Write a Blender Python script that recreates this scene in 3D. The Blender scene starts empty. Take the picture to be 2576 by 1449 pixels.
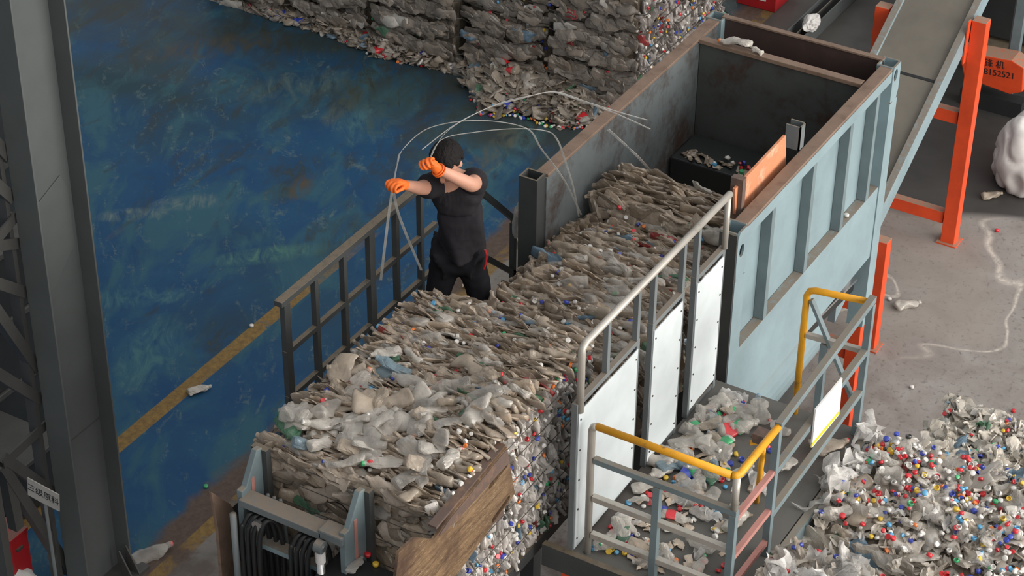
import bpy, bmesh, math, random
import numpy as np
from mathutils import Vector, Matrix, noise
random.seed(7); rng = np.random.default_rng(7)
SC = bpy.context.scene
C = SC.collection
# ------------------------------------------------------------------ camera, world, sun, exposure
FPX = 5448.6; PITCH = math.radians(34.519); YAW = math.radians(30.278); ROLL = math.radians(0.662)
CAM = Vector((0, 0, 10.0))
F = Vector((math.cos(PITCH)*math.cos(YAW), math.cos(PITCH)*math.sin(YAW), -math.sin(PITCH)))
R0 = F.cross(Vector((0, 0, 1))).normalized(); U0 = R0.cross(F)
RT = R0*math.cos(ROLL)+U0*math.sin(ROLL); UP = -R0*math.sin(ROLL)+U0*math.cos(ROLL)
cam = bpy.data.cameras.new('camera'); camo = bpy.data.objects.new('camera', cam); C.objects.link(camo)
m3 = Matrix((RT, UP, -F)).transposed(); camo.matrix_world = Matrix.Translation(CAM) @ m3.to_4x4()
cam.sensor_width = 36; cam.lens = FPX/2576*36; cam.clip_end = 200; SC.camera = camo
def pt(px, py, **k):                      # a photo pixel read onto a known world plane (x=, y= or z=)
    d = F*FPX + RT*(px-1288) - UP*(py-724.5)
    (a, v), = k.items(); i = 'xyz'.index(a)
    return CAM + d*((v-CAM[i])/d[i])
W = bpy.data.worlds.new('hall_daylight'); SC.world = W; W.use_nodes = True
wn = W.node_tree; wn.nodes.clear()
def N(t, ty, **k):
    n = t.nodes.new(ty)
    for a, b in k.items(): setattr(n, a, b)
    return n
wo = N(wn, 'ShaderNodeOutputWorld'); wb = N(wn, 'ShaderNodeBackground'); wtc = N(wn, 'ShaderNodeTexCoord')
wdot = N(wn, 'ShaderNodeVectorMath', operation='DOT_PRODUCT'); wdot.inputs[1].default_value = (0.05, -0.78, 0.62)
wr = N(wn, 'ShaderNodeValToRGB'); wmr = N(wn, 'ShaderNodeMapRange'); wmr.inputs[1].default_value = -1; wmr.inputs[2].default_value = 1
wn.links.new(wtc.outputs['Generated'], wdot.inputs[0]); wn.links.new(wdot.outputs['Value'], wmr.inputs[0]); wn.links.new(wmr.outputs[0], wr.inputs[0])
cr = wr.color_ramp; cr.elements[0].color = (0.16, 0.165, 0.17, 1); cr.elements[1].color = (1.5, 1.46, 1.42, 1)
e = cr.elements.new(0.45); e.color = (0.30, 0.305, 0.31, 1); e = cr.elements.new(0.72); e.color = (0.42, 0.42, 0.42, 1)
wn.links.new(wr.outputs[0], wb.inputs[0]); wb.inputs[1].default_value = 0.90; wn.links.new(wb.outputs[0], wo.inputs[0])
# daylight through the tall open doorway on the right side of the hall
door = bpy.data.lights.new('doorway_daylight', 'AREA'); door.shape = 'RECTANGLE'; door.size = 17; door.size_y = 5.5; door.energy = 1500; door.color = (1.0, 0.955, 0.89)
dooro = bpy.data.objects.new('doorway_daylight', door); C.objects.link(dooro); dooro.location = (12.0, -7.0, 5.2); dooro.rotation_euler = Vector((-.03, 1, -.20)).to_track_quat('-Z', 'Z').to_euler()
VS = SC.view_settings; SC.display_settings.display_device = 'sRGB'; VS.view_transform = 'Standard'; VS.look = 'None'; VS.gamma = 1; VS.use_curve_mapping = False
VS.exposure = 0.45
SC.cycles.use_denoising = True; SC.cycles.max_bounces = 6; SC.cycles.transparent_max_bounces = 8; SC.cycles.diffuse_bounces = 3

# ------------------------------------------------------------------ tags and mesh helpers
def tag(o, label=None, cat=None, group=None, kind=None):
    if label: o['label'] = label
    if cat: o['category'] = cat
    if group: o['group'] = group
    if kind: o['kind'] = kind
    return o
def empty(name, loc, label, cat, group=None, kind=None):
    o = bpy.data.objects.new(name, None); C.objects.link(o); o.location = loc; o.empty_display_size = .1
    return tag(o, label, cat, group, kind)
def wl(o):                                 # world place of an unrotated thing or part
    return o.location+(o.matrix_parent_inverse.translation+wl(o.parent) if o.parent else Vector())
class MB:
    def __init__(s): s.v = []; s.f = []
    def add(s, vs, fs):
        n = len(s.v); s.v += [tuple(v) for v in vs]; s.f += [tuple(i+n for i in f) for f in fs]; return s
    def box(s, x0, x1, y0, y1, z0, z1):
        return s.add([(x, y, z) for z in (z0, z1) for x, y in ((x0, y0), (x1, y0), (x1, y1), (x0, y1))],
                     [(3, 2, 1, 0), (4, 5, 6, 7), (0, 1, 5, 4), (1, 2, 6, 5), (2, 3, 7, 6), (3, 0, 4, 7)])
    def bar(s, p, q, w, h, up=(0, 0, 1)):
        p = Vector(p); q = Vector(q); d = (q-p).normalized(); up = Vector(up)
        if abs(d.dot(up)) > .95: up = Vector((1, 0, 0))
        a = d.cross(up).normalized()*(w/2); b = a.cross(d).normalized()*(h/2)
        vs = [c+sa*a+sb*b for c in (p, q) for sa, sb in ((-1, -1), (1, -1), (1, 1), (-1, 1))]
        return s.add(vs, [(0, 1, 2, 3), (7, 6, 5, 4), (1, 0, 4, 5), (2, 1, 5, 6), (3, 2, 6, 7), (0, 3, 7, 4)])
    def sweep(s, pts, sec, up=(0, 0, 1), closed=False):     # section [(a,b)...] along points
        pts = [Vector(p) for p in pts]; n = len(pts); k = len(sec); base = len(s.v); up = Vector(up); pa = None
        for i, p in enumerate(pts):
            if closed: t = pts[(i+1) % n]-pts[i-1]
            else: t = pts[min(i+1, n-1)]-pts[max(i-1, 0)]
            t.normalize()
            a = t.cross(up)
            if a.length < .15: a = pa if pa is not None else t.cross(Vector((1, 0, .1)))
            a = (a-t*a.dot(t)).normalized()
            if pa is not None and a.dot(pa) < 0: a = -a
            pa = a; b = a.cross(t)
            for u, v in sec: s.v.append(tuple(p+a*u+b*v))
        for i in range(n if closed else n-1):
            j = (i+1) % n
            for c in range(k):
                d = (c+1) % k; s.f.append((base+i*k+c, base+j*k+c, base+j*k+d, base+i*k+d))
        if not closed:
            s.f.append(tuple(base+c for c in range(k))); s.f.append(tuple(base+(n-1)*k+c for c in reversed(range(k))))
        return s
    def tube(s, pts, r, n=12, closed=False, up=(0, 0, 1)):
        return s.sweep(pts, [(r*math.cos(2*math.pi*i/n), r*math.sin(2*math.pi*i/n)) for i in range(n)], up, closed)
    def prism(s, poly, axis, a, b):                          # poly of 2-D points in the other two axes, extruded along axis
        def P(u, v, w): return {'x': (w, u, v), 'y': (u, w, v), 'z': (u, v, w)}[axis]
        n = len(poly)
        return s.add([P(u, v, a) for u, v in poly]+[P(u, v, b) for u, v in poly],
                     [tuple(reversed(range(n))), tuple(range(n, 2*n))]+[(i, (i+1) % n, n+(i+1) % n, n+i) for i in range(n)])
    def build(s, name, mat, parent=None, smooth=False, bevel=0, loc=None, fix=True):
        me = bpy.data.meshes.new(name); me.from_pydata(s.v, [], s.f)
        if fix:
            bm = bmesh.new(); bm.from_mesh(me); bmesh.ops.recalc_face_normals(bm, faces=bm.faces); bm.to_mesh(me); bm.free()
        for mm in (mat if isinstance(mat, list) else [mat]): me.materials.append(mm)
        if smooth: me.polygons.foreach_set('use_smooth', [True]*len(me.polygons))
        o = bpy.data.objects.new(name, me); C.objects.link(o)
        if parent:
            o.parent = parent; o.matrix_parent_inverse = Matrix.Translation(-wl(parent))
        elif loc is not None:
            me.transform(Matrix.Translation(-Vector(loc))); o.location = loc
        if bevel:
            m = o.modifiers.new('bevel', 'BEVEL'); m.width = bevel; m.segments = 2; m.limit_method = 'ANGLE'
        return o

# ------------------------------------------------------------------ materials (all procedural)
def nodes(name):
    m = bpy.data.materials.new(name); m.use_nodes = True; t = m.node_tree; b = t.nodes['Principled BSDF']; return m, t, b
def mixc(t, fac, a, b, blend='MIX'):
    n = N(t, 'ShaderNodeMix', data_type='RGBA', blend_type=blend)
    for s, v in ((0, fac), (6, a), (7, b)):
        if isinstance(v, (int, float)): n.inputs[s].default_value = v
        elif isinstance(v, tuple): n.inputs[s].default_value = (*v[:3], 1)
        else: t.links.new(v, n.inputs[s])
    return n.outputs[2]
def ramp(t, src, lo, hi):
    n = N(t, 'ShaderNodeMapRange'); n.inputs[1].default_value = lo; n.inputs[2].default_value = hi; t.links.new(src, n.inputs[0]); return n.outputs[0]
def mth(t, op, a, b=None, c=None):
    n = N(t, 'ShaderNodeMath', operation=op)
    for i, v in enumerate((a, b, c)):
        if v is None: continue
        if isinstance(v, (int, float)): n.inputs[i].default_value = v
        else: t.links.new(v, n.inputs[i])
    return n.outputs[0]
def nz(t, scale, detail=4, rough=.55, vec=None, dist=0, sc3=None, rot=0):
    n = N(t, 'ShaderNodeTexNoise'); n.inputs['Scale'].default_value = scale; n.inputs['Detail'].default_value = detail
    n.inputs['Roughness'].default_value = rough; n.inputs['Distortion'].default_value = dist
    if vec is None: vec = N(t, 'ShaderNodeNewGeometry').outputs['Position']
    if sc3 or rot:
        mp = N(t, 'ShaderNodeMapping'); mp.inputs['Rotation'].default_value = (0, 0, rot); mp2 = N(t, 'ShaderNodeMapping'); mp2.inputs['Scale'].default_value = sc3 or (1, 1, 1)
        t.links.new(vec, mp.inputs[0]); t.links.new(mp.outputs[0], mp2.inputs[0]); vec = mp2.outputs[0]
    t.links.new(vec, n.inputs['Vector']); return n.outputs['Fac']
def bump(t, b, src, st, dist=.01):
    n = N(t, 'ShaderNodeBump'); n.inputs['Strength'].default_value = st; n.inputs['Distance'].default_value = dist
    t.links.new(src, n.inputs['Height']); t.links.new(n.outputs[0], b.inputs['Normal'])
def paint(name, col, rust=(0.10, 0.055, 0.035), amt=.35, rough=.5, dust=None, metal=0, scale=3.0, spec=.4, fine=25):
    """painted or bare steel, blotched with wear; settled dust on upward faces"""
    m, t, b = nodes(name); n1 = nz(t, scale, 6, .65); n2 = nz(t, fine, 3, .6)
    c = mixc(t, ramp(t, n1, .35, .7), col, tuple(x*.72 for x in col))
    c = mixc(t, mth(t, 'MULTIPLY', ramp(t, mth(t, 'ADD', n1, mth(t, 'MULTIPLY', n2, .35)), .98-amt*.55, 1.05-amt*.3), 1.0), c, rust)
    if dust:
        g = N(t, 'ShaderNodeNewGeometry'); s = N(t, 'ShaderNodeSeparateXYZ'); t.links.new(g.outputs['Normal'], s.inputs[0])
        f = mth(t, 'MULTIPLY', ramp(t, s.outputs[2], .6, .9), ramp(t, n2, .15, .5))
        c = mixc(t, f, c, dust)
    t.links.new(c, b.inputs['Base Color']); b.inputs['Roughness'].default_value = rough; b.inputs['Metallic'].default_value = metal
    b.inputs['Specular IOR Level'].default_value = spec; bump(t, b, n2, .12, .004)
    return m
DUST = (0.205, 0.17, 0.135)
M = dict(
    blue=paint('grey_blue_paint', (0.245, 0.33, 0.36), amt=.06, dust=DUST, rust=(.3, .27, .23), scale=1.6),
    inner=paint('worn_steel_interior', (0.135, 0.155, 0.16), rust=(0.062, 0.040, 0.032), amt=.6, dust=DUST, scale=2.0),
    partition=paint('dark_partition_steel', (0.075, 0.082, 0.078), rust=(0.055, 0.03, 0.024), amt=.5, dust=DUST),
    rustin=paint('rusted_interior', (0.075, 0.048, 0.042), rust=(0.05, 0.034, 0.03), amt=.7, dust=DUST, scale=2.0),
    rusttop=paint('dusty_rusty_edge', (0.22, 0.15, 0.11), rust=(0.14, 0.085, 0.06), amt=.5, scale=8),
    dark=paint('dark_grey_steel', (0.06, 0.065, 0.065), rust=(.09, .06, .04), amt=.3, dust=(0.15, 0.12, 0.085)),
    grey=paint('grey_steel', (0.16, 0.18, 0.185), rust=(.14, .11, .08), amt=.25, dust=DUST),
    railblue=paint('railing_blue_grey', (0.17, 0.22, 0.235), rust=(.16, .13, .10), amt=.2, dust=(.20, .175, .14)),
    silver=paint('silver_tube', (0.5, 0.47, 0.42), rust=(.22, .16, .11), amt=.35, rough=.38, metal=.35),
    orange=paint('orange_paint', (0.80, 0.085, 0.022), rust=(.45, .09, .04), amt=.12, dust=(.3, .19, .13)),
    yellow=paint('yellow_paint', (0.78, 0.36, 0.015), rust=(.12, .07, .05), amt=.36, rough=.45, scale=5),
    pink=paint('faded_red_rail', (0.46, 0.22, 0.19), rust=(.35, .12, .1), amt=.4),
    red=paint('red_paint', (0.42, 0.015, 0.02), rust=(.2, .02, .02), amt=.15, dust=(.2, .1, .08)),
    white=paint('white_sheet', (0.66, 0.715, 0.73), rust=(.58, .64, .66), amt=.25, rough=.35, scale=1.2, fine=3),
    signw=paint('white_board', (0.86, 0.84, 0.82), rust=(.8, .78, .74), amt=.1),
    signpaper=paint('grey_paper_board', (0.42, 0.40, 0.37), rust=(.33, .31, .28), amt=.3),
    signy=paint('yellow_band', (0.85, 0.62, 0.02), amt=.05),
    ink=paint('black_ink', (0.02, 0.02, 0.022), amt=.05),
    plate=paint('bare_rusty_plate', (0.19, 0.125, 0.075), rust=(.07, .04, .028), amt=.45, rough=.38, metal=.35, scale=4),
    rusty=paint('bright_rust_plate', (0.62, 0.24, 0.12), rust=(.75, .42, .28), amt=.55, scale=5, rough=.7),
    rustdark=paint('dark_rust_post', (0.13, 0.09, 0.075), rust=(.2, .12, .08), amt=.5, scale=9),
    belt=paint('dusty_rubber_belt', (0.165, 0.15, 0.125), rust=(.12, .11, .095), amt=.4, rough=.75, scale=1.5),
    rubber=paint('black_rubber', (0.02, 0.021, 0.022), rust=(.05, .045, .04), amt=.3, rough=.38),
    chrome=paint('chrome_rod', (0.75, 0.75, 0.74), amt=.05, rough=.2, metal=.9),
    column=paint('column_grey', (0.10, 0.11, 0.11), rust=(.19, .16, .14), amt=.10, scale=.8, rough=.55),
    lattice=paint('lattice_grey', (0.07, 0.07, 0.067), rust=(.08, .065, .055), amt=.2),
    machine=paint('dark_machine', (0.028, 0.031, 0.032), rust=(.06, .05, .04), amt=.3),
    deck=paint('dusty_deck_plate', (0.115, 0.112, 0.103), rust=(.092, .064, .055), amt=.55, scale=1.1, rough=.7),
    tarp=paint('white_woven_bag', (0.72, 0.70, 0.68), rust=(.6, .57, .54), amt=.2, rough=.6),
    cloth=paint('black_tshirt', (0.022, 0.020, 0.024), rust=(.03, .027, .03), amt=.2, rough=.9, spec=.2),
    trouser=paint('black_trousers', (0.010, 0.010, 0.013), amt=.0, rust=(.012, .012, .015), rough=.85, spec=.2),
    skin=paint('skin', (0.58, 0.30, 0.21), rust=(.52, .25, .18), amt=.2, rough=.5),
    glove=paint('orange_glove', (0.90, 0.17, 0.02), rust=(.8, .12, .02), amt=.25, rough=.6, scale=12),
    hair=paint('black_hair', (0.010, 0.008, 0.008), rust=(.016, .013, .012), amt=.3, rough=.75, scale=30, spec=.2),
)
def wood_like_plate():
    m, t, b = nodes('scratched_rusty_plate'); n1 = nz(t, 3, 5, .6, sc3=(1, 1, 9)); n2 = nz(t, 2.2, 4, .6); n3 = nz(t, 30, 3, .6, sc3=(1, 1, 5))
    c = mixc(t, ramp(t, n1, .3, .72), (0.11, 0.068, 0.042), (0.33, 0.215, 0.12)); c = mixc(t, ramp(t, n3, .52, .78), c, (0.44, 0.32, 0.20)); c = mixc(t, ramp(t, n2, .45, .62), c, (0.085, 0.052, 0.038))
    t.links.new(c, b.inputs['Base Color']); b.inputs['Roughness'].default_value = .42; b.inputs['Metallic'].default_value = .3; bump(t, b, n3, .2, .003); return m
M['scratched'] = wood_like_plate()
def plastic(name, alpha=1.0, rough=.25, attr=True, col=(.4, .36, .3), crink=.5):
    m, t, b = nodes(name)
    if attr: a = N(t, 'ShaderNodeAttribute', attribute_name='Col').outputs['Color']
    else: a = None
    n = nz(t, 32, 3, .6); g = nz(t, 9, 4, .6)
    if a is None:
        r = N(t, 'ShaderNodeRGB'); r.outputs[0].default_value = (*col, 1); a = r.outputs[0]
    c = mixc(t, ramp(t, g, .4, .75), a, (0.6, 0.6, 0.6), 'MULTIPLY')
    t.links.new(c, b.inputs['Base Color']); b.inputs['Roughness'].default_value = rough; b.inputs['Specular IOR Level'].default_value = .85
    bump(t, b, n, crink, .009)
    out = t.nodes['Material Output']; sh = b.outputs[0]
    if crink > .2:
        tl = N(t, 'ShaderNodeBsdfTranslucent'); t.links.new(c, tl.inputs[0]); mt = N(t, 'ShaderNodeMixShader'); mt.inputs[0].default_value = .22; t.links.new(b.outputs[0], mt.inputs[1]); t.links.new(tl.outputs[0], mt.inputs[2]); sh = mt.outputs[0]; t.links.new(sh, out.inputs[0])
    if alpha < 1:
        out = t.nodes['Material Output']; tr = N(t, 'ShaderNodeBsdfTransparent'); lw = N(t, 'ShaderNodeLayerWeight'); lw.inputs[0].default_value = .35
        f = mth(t, 'MAXIMUM', mth(t, 'ADD', mth(t, 'MULTIPLY', lw.outputs['Facing'], .5), alpha-.12), 0.05)
        mx = N(t, 'ShaderNodeMixShader'); t.links.new(mth(t, 'MINIMUM', f, 1.0), mx.inputs[0]); t.links.new(tr.outputs[0], mx.inputs[1]); t.links.new(sh, mx.inputs[2]); t.links.new(mx.outputs[0], out.inputs[0])
    return m
P_STUFF = plastic('crushed_plastic', 1.0, .28)
P_CAPS = plastic('cap_plastic', 1.0, .35, crink=.05)
BT = {  # body tints of single bottles
 'clear': plastic('clear_bottle', .50, .10, False, (.60, .57, .52)), 'dusty': plastic('dusty_bottle', .78, .2, False, (.50, .42, .33)),
 'milky': plastic('milky_bottle', .85, .16, False, (.62, .58, .52)), 'green': plastic('green_bottle', .75, .2, False, (.08, .22, .13)),
 'blue-tinted': plastic('blue_bottle', .7, .2, False, (.25, .36, .42))}
CAPC = {'white': (.72, .70, .66), 'red': (.62, .02, .03), 'blue': (.03, .06, .42), 'light blue': (.08, .34, .58), 'green': (.03, .36, .13), 'yellow': (.75, .5, .04), 'orange': (.8, .2, .03), 'black': (.03, .03, .03)}
CAPW = [.42, .20, .12, .07, .05, .07, .05, .02]
CAPM = {k: plastic('cap_'+k.replace(' ', '_'), 1.0, .35, False, v, .03) for k, v in CAPC.items()}
FILM = plastic('clear_film', .66, .10, False, (.80, .78, .75), .6)
BAND = plastic('clear_strapping', .55, .25, False, (.55, .55, .53), .1)

# ------------------------------------------------------------------ bottle, cap and film shapes
def bottle_arrays(seed, seg=10, hi=False):
    """a PET bottle, long axis x, unit length, crushed flat along z"""
    r = np.random.default_rng(seed); seg = 16 if hi else seg
    T = [0, .0, .02, .07, .16, .27, .38, .46, .56, .66, .74, .80, .86, .89, .895, .93, 1.0]
    Rr = [0, .10, .145, .165, .162, .168, .160, .150, .162, .168, .15, .12, .08, .062, .078, .062, .06]
    if not hi: T = [0, .0, .03, .16, .34, .46, .62, .74, .84, .90, 1.0]; Rr = [0, .11, .155, .165, .162, .150, .168, .15, .09, .062, .06]
    T = np.array(T); Rr = np.array(Rr)*r.uniform(.88, 1.25)
    k = r.uniform(.12, .5) if not hi else r.uniform(.3, .85)
    tw = r.uniform(-.4, .4) if not hi else r.uniform(-.8, .8); b1, b2 = r.uniform(-.12, .12, 2); ph = r.uniform(0, 6, 4)
    V = []
    for t, q in zip(T, Rr):
        neck = max(0, (t-.8)/.2)
        kk = k+(1-k)*min(1, neck*1.4)
        wide = 1+(1-kk)*.45
        crush = 1+.22*math.sin(9*t+ph[0])*(1-neck)
        for i in range(seg):
            a = 2*math.pi*i/seg
            rr = q*(1+(.16*math.sin(3*a+ph[1]+7*t)+.10*math.sin(2*a+ph[2]-11*t)+r.normal(0, .08 if not hi else .045))*(1-neck))
            y = rr*math.cos(a)*wide; z = rr*math.sin(a)*kk*crush
            an = tw*(t-.5); y, z = y*math.cos(an)-z*math.sin(an), y*math.sin(an)+z*math.cos(an)
            V.append((t-.5, y+b1*math.sin(3.1*t+ph[3]), z+b2*math.sin(4*t+ph[0])*.7))
    n = len(T); Fc = []
    for j in range(n-1):
        for i in range(seg):
            i2 = (i+1) % seg; Fc.append((j*seg+i, j*seg+i2, (j+1)*seg+i2, (j+1)*seg+i))
    return np.array(V), np.array(Fc)
LO = [bottle_arrays(s) for s in range(14)]; HI = [bottle_arrays(100+s, hi=True) for s in range(12)]
def film_arrays(seed, n=9):
    r = np.random.default_rng(seed); V = []; ph = r.uniform(0, 6, 8)
    for j in range(n):
        for i in range(n):
            u = i/(n-1)-.5; v = j/(n-1)-.5
            z = .13*math.sin(7*u+ph[0])*math.sin(6*v+ph[1])+.09*math.sin(13*u+9*v+ph[2])+.05*math.sin(21*v-15*u+ph[3])+r.normal(0, .035)
            V.append((u+.12*math.sin(5*v+ph[4])+r.normal(0, .02), v*.6+.1*math.sin(6*u+ph[5])+r.normal(0, .02), z))
    Fc = [(j*n+i, j*n+i+1, (j+1)*n+i+1, (j+1)*n+i) for j in range(n-1) for i in range(n-1)]
    return np.array(V), np.array(Fc)
FI = [film_arrays(300+s) for s in range(6)]
def cap_arrays(seg=12):
    rings = [(0, .27), (.44, .27), (.5, .22), (.5, -.25), (.46, -.28), (.41, -.28), (.41, .17), (0, .17)]   # an open cup, mouth down
    V = []; 
    for r_, z in rings:
        for i in range(seg):
            a = 2*math.pi*i/seg; V.append((r_*math.cos(a), r_*math.sin(a), z))
    Fc = [(j*seg+i, (j+1)*seg+i, (j+1)*seg+(i+1) % seg, j*seg+(i+1) % seg) for j in range(len(rings)-1) for i in range(seg)]
    return np.array(V), np.array(Fc)
CAPA = cap_arrays()
def frame(l, n):
    l = l/np.linalg.norm(l); n = n-l*np.dot(n, l); n = n/np.linalg.norm(n); w = np.cross(n, l); return np.stack([l, w, n], 1)
def unit(v): return v/np.linalg.norm(v)
def raw_mesh(name, V, Fc, mat, smooth=True, cols=None):
    me = bpy.data.meshes.new(name); nv = len(V); nf = len(Fc)
    me.vertices.add(nv); me.vertices.foreach_set('co', np.asarray(V, dtype=np.float32).ravel())
    me.loops.add(nf*4); me.loops.foreach_set('vertex_index', np.asarray(Fc, dtype=np.int32).ravel())
    me.polygons.add(nf); me.polygons.foreach_set('loop_start', np.arange(0, nf*4, 4, dtype=np.int32)); me.polygons.foreach_set('loop_total', np.full(nf, 4, dtype=np.int32))
    sm = smooth if isinstance(smooth, np.ndarray) else np.full(nf, bool(smooth)); me.polygons.foreach_set('use_smooth', sm)
    if cols is not None:
        at = me.color_attributes.new('Col', 'FLOAT_COLOR', 'POINT'); at.data.foreach_set('color', np.asarray(cols, dtype=np.float32).ravel())
    me.update(); me.validate(); me.materials.append(mat); return me
def mass(name, items, mat, parent=None, label=None, cat=None):
    """many uncounted pieces joined in one mesh; items: (arrays, frame 3x3, scale, location, colour)"""
    Vs, Fs, Cs, Ss = [], [], [], []; off = 0
    for k, ((V, Fc), A, s, p, c) in enumerate(items):
        Vs.append((V*s) @ A.T+p); Fs.append(Fc+off); off += len(V); Cs.append(np.tile(np.array([*c, 1.0]), (len(V), 1))); Ss.append(np.full(len(Fc), k % 3 == 0))
    me = raw_mesh(name, np.concatenate(Vs), np.concatenate(Fs), mat, np.concatenate(Ss), np.concatenate(Cs))
    o = bpy.data.objects.new(name, me); C.objects.link(o); o['kind'] = 'stuff'
    if parent: o.parent = parent; o.matrix_parent_inverse = Matrix.Translation(-wl(parent))
    else: tag(o, label, cat)
    return o
def tint(r, lo=.8, hi=1.25, base=(.47, .375, .28)):
    u = r.random()
    if u < .012: return (.10, .22, .13)
    if u < .025: return (.16, .25, .33)
    if u < .035: return (.38, .06, .06)
    if u < .085: return (.58, .55, .50)
    k = r.uniform(lo, hi); w = r.uniform(0, .3); g = .31
    return tuple((b*(1-w)+g*w)*k for b in base)
CN = list(CAPC)
def capcol(r): return CN[r.choice(len(CN), p=np.array(CAPW)/sum(CAPW))]
# shared meshes for single bottles/caps
HIM = {}
def him(v, t):
    if (v, t) not in HIM:
        HIM[(v, t)] = raw_mesh('plastic_bottle', HI[v][0]*.235, HI[v][1], BT[t], v % 2 == 0)
    return HIM[(v, t)]
CAPME = {k: raw_mesh('cap', CAPA[0]*.030, CAPA[1], CAPM[k]) for k in CAPC}
FIM = [raw_mesh('film_scrap', f[0]*.3, f[1], FILM) for f in FI]
WRAP = {}
def wrap_mesh(v, col):
    if (v, col) not in WRAP:
        V, Fc = HI[v]; seg = 16; sel = slice(4*seg, 8*seg); W_ = V[sel].copy()*.235; c = W_.mean(0); W_[:, 1:] = (W_[:, 1:]-c[1:])*1.03+c[1:]
        fc = Fc[4*seg:7*seg]-4*seg; WRAP[(v, col)] = raw_mesh('wrapper', W_, fc, CAPM[col])
    return WRAP[(v, col)]
def put_bottle(p, A, s=1.0, tintn='dusty', cap=None, wrapc=None, v=None, label=None, group=None, parent=None, r=rng, name=None):
    v = int(r.integers(len(HI))) if v is None else v
    o = bpy.data.objects.new(name or ('plastic_bottle' if parent is None else 'bottle'), him(v, tintn)); C.objects.link(o)
    mw = Matrix.LocRotScale(Vector(p), Matrix(A.tolist()).to_quaternion(), Vector((s, s, s)))
    if parent: o.parent = parent; o.matrix_local = Matrix.Translation(-wl(parent)) @ mw
    else: o.matrix_local = mw; tag(o, label, 'bottle', group)
    if cap:
        c = bpy.data.objects.new('cap', CAPME[cap]); C.objects.link(c); c.parent = o
        V = HI[v][0]; e0 = V[-16:].mean(0)*.235; e1 = V[-32:-16].mean(0)*.235; d = Vector(e0-e1).normalized()
        c.matrix_local = Matrix.LocRotScale(Vector(e0), Vector((0, 0, 1)).rotation_difference(d), Vector((1, 1, 1))); c['label'] = cap+' screw cap'
    if wrapc:
        w = bpy.data.objects.new('wrapper', wrap_mesh(v, wrapc)); C.objects.link(w); w.parent = o; w['label'] = wrapc+' paper wrapper'
    return o
def put_cap(p, n, col, label=None, group=None, parent=None, s=1.0):
    o = bpy.data.objects.new('cap', CAPME[col]); C.objects.link(o)
    mw = Matrix.LocRotScale(Vector(p), Vector((0, 0, 1)).rotation_difference(Vector(n)), Vector((s, s, s)))
    if parent: o.parent = parent; o.matrix_local = Matrix.Translation(-wl(parent)) @ mw
    else: o.matrix_local = mw; tag(o, label, 'bottle cap', group)
    return o
def article(w): return w

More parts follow.
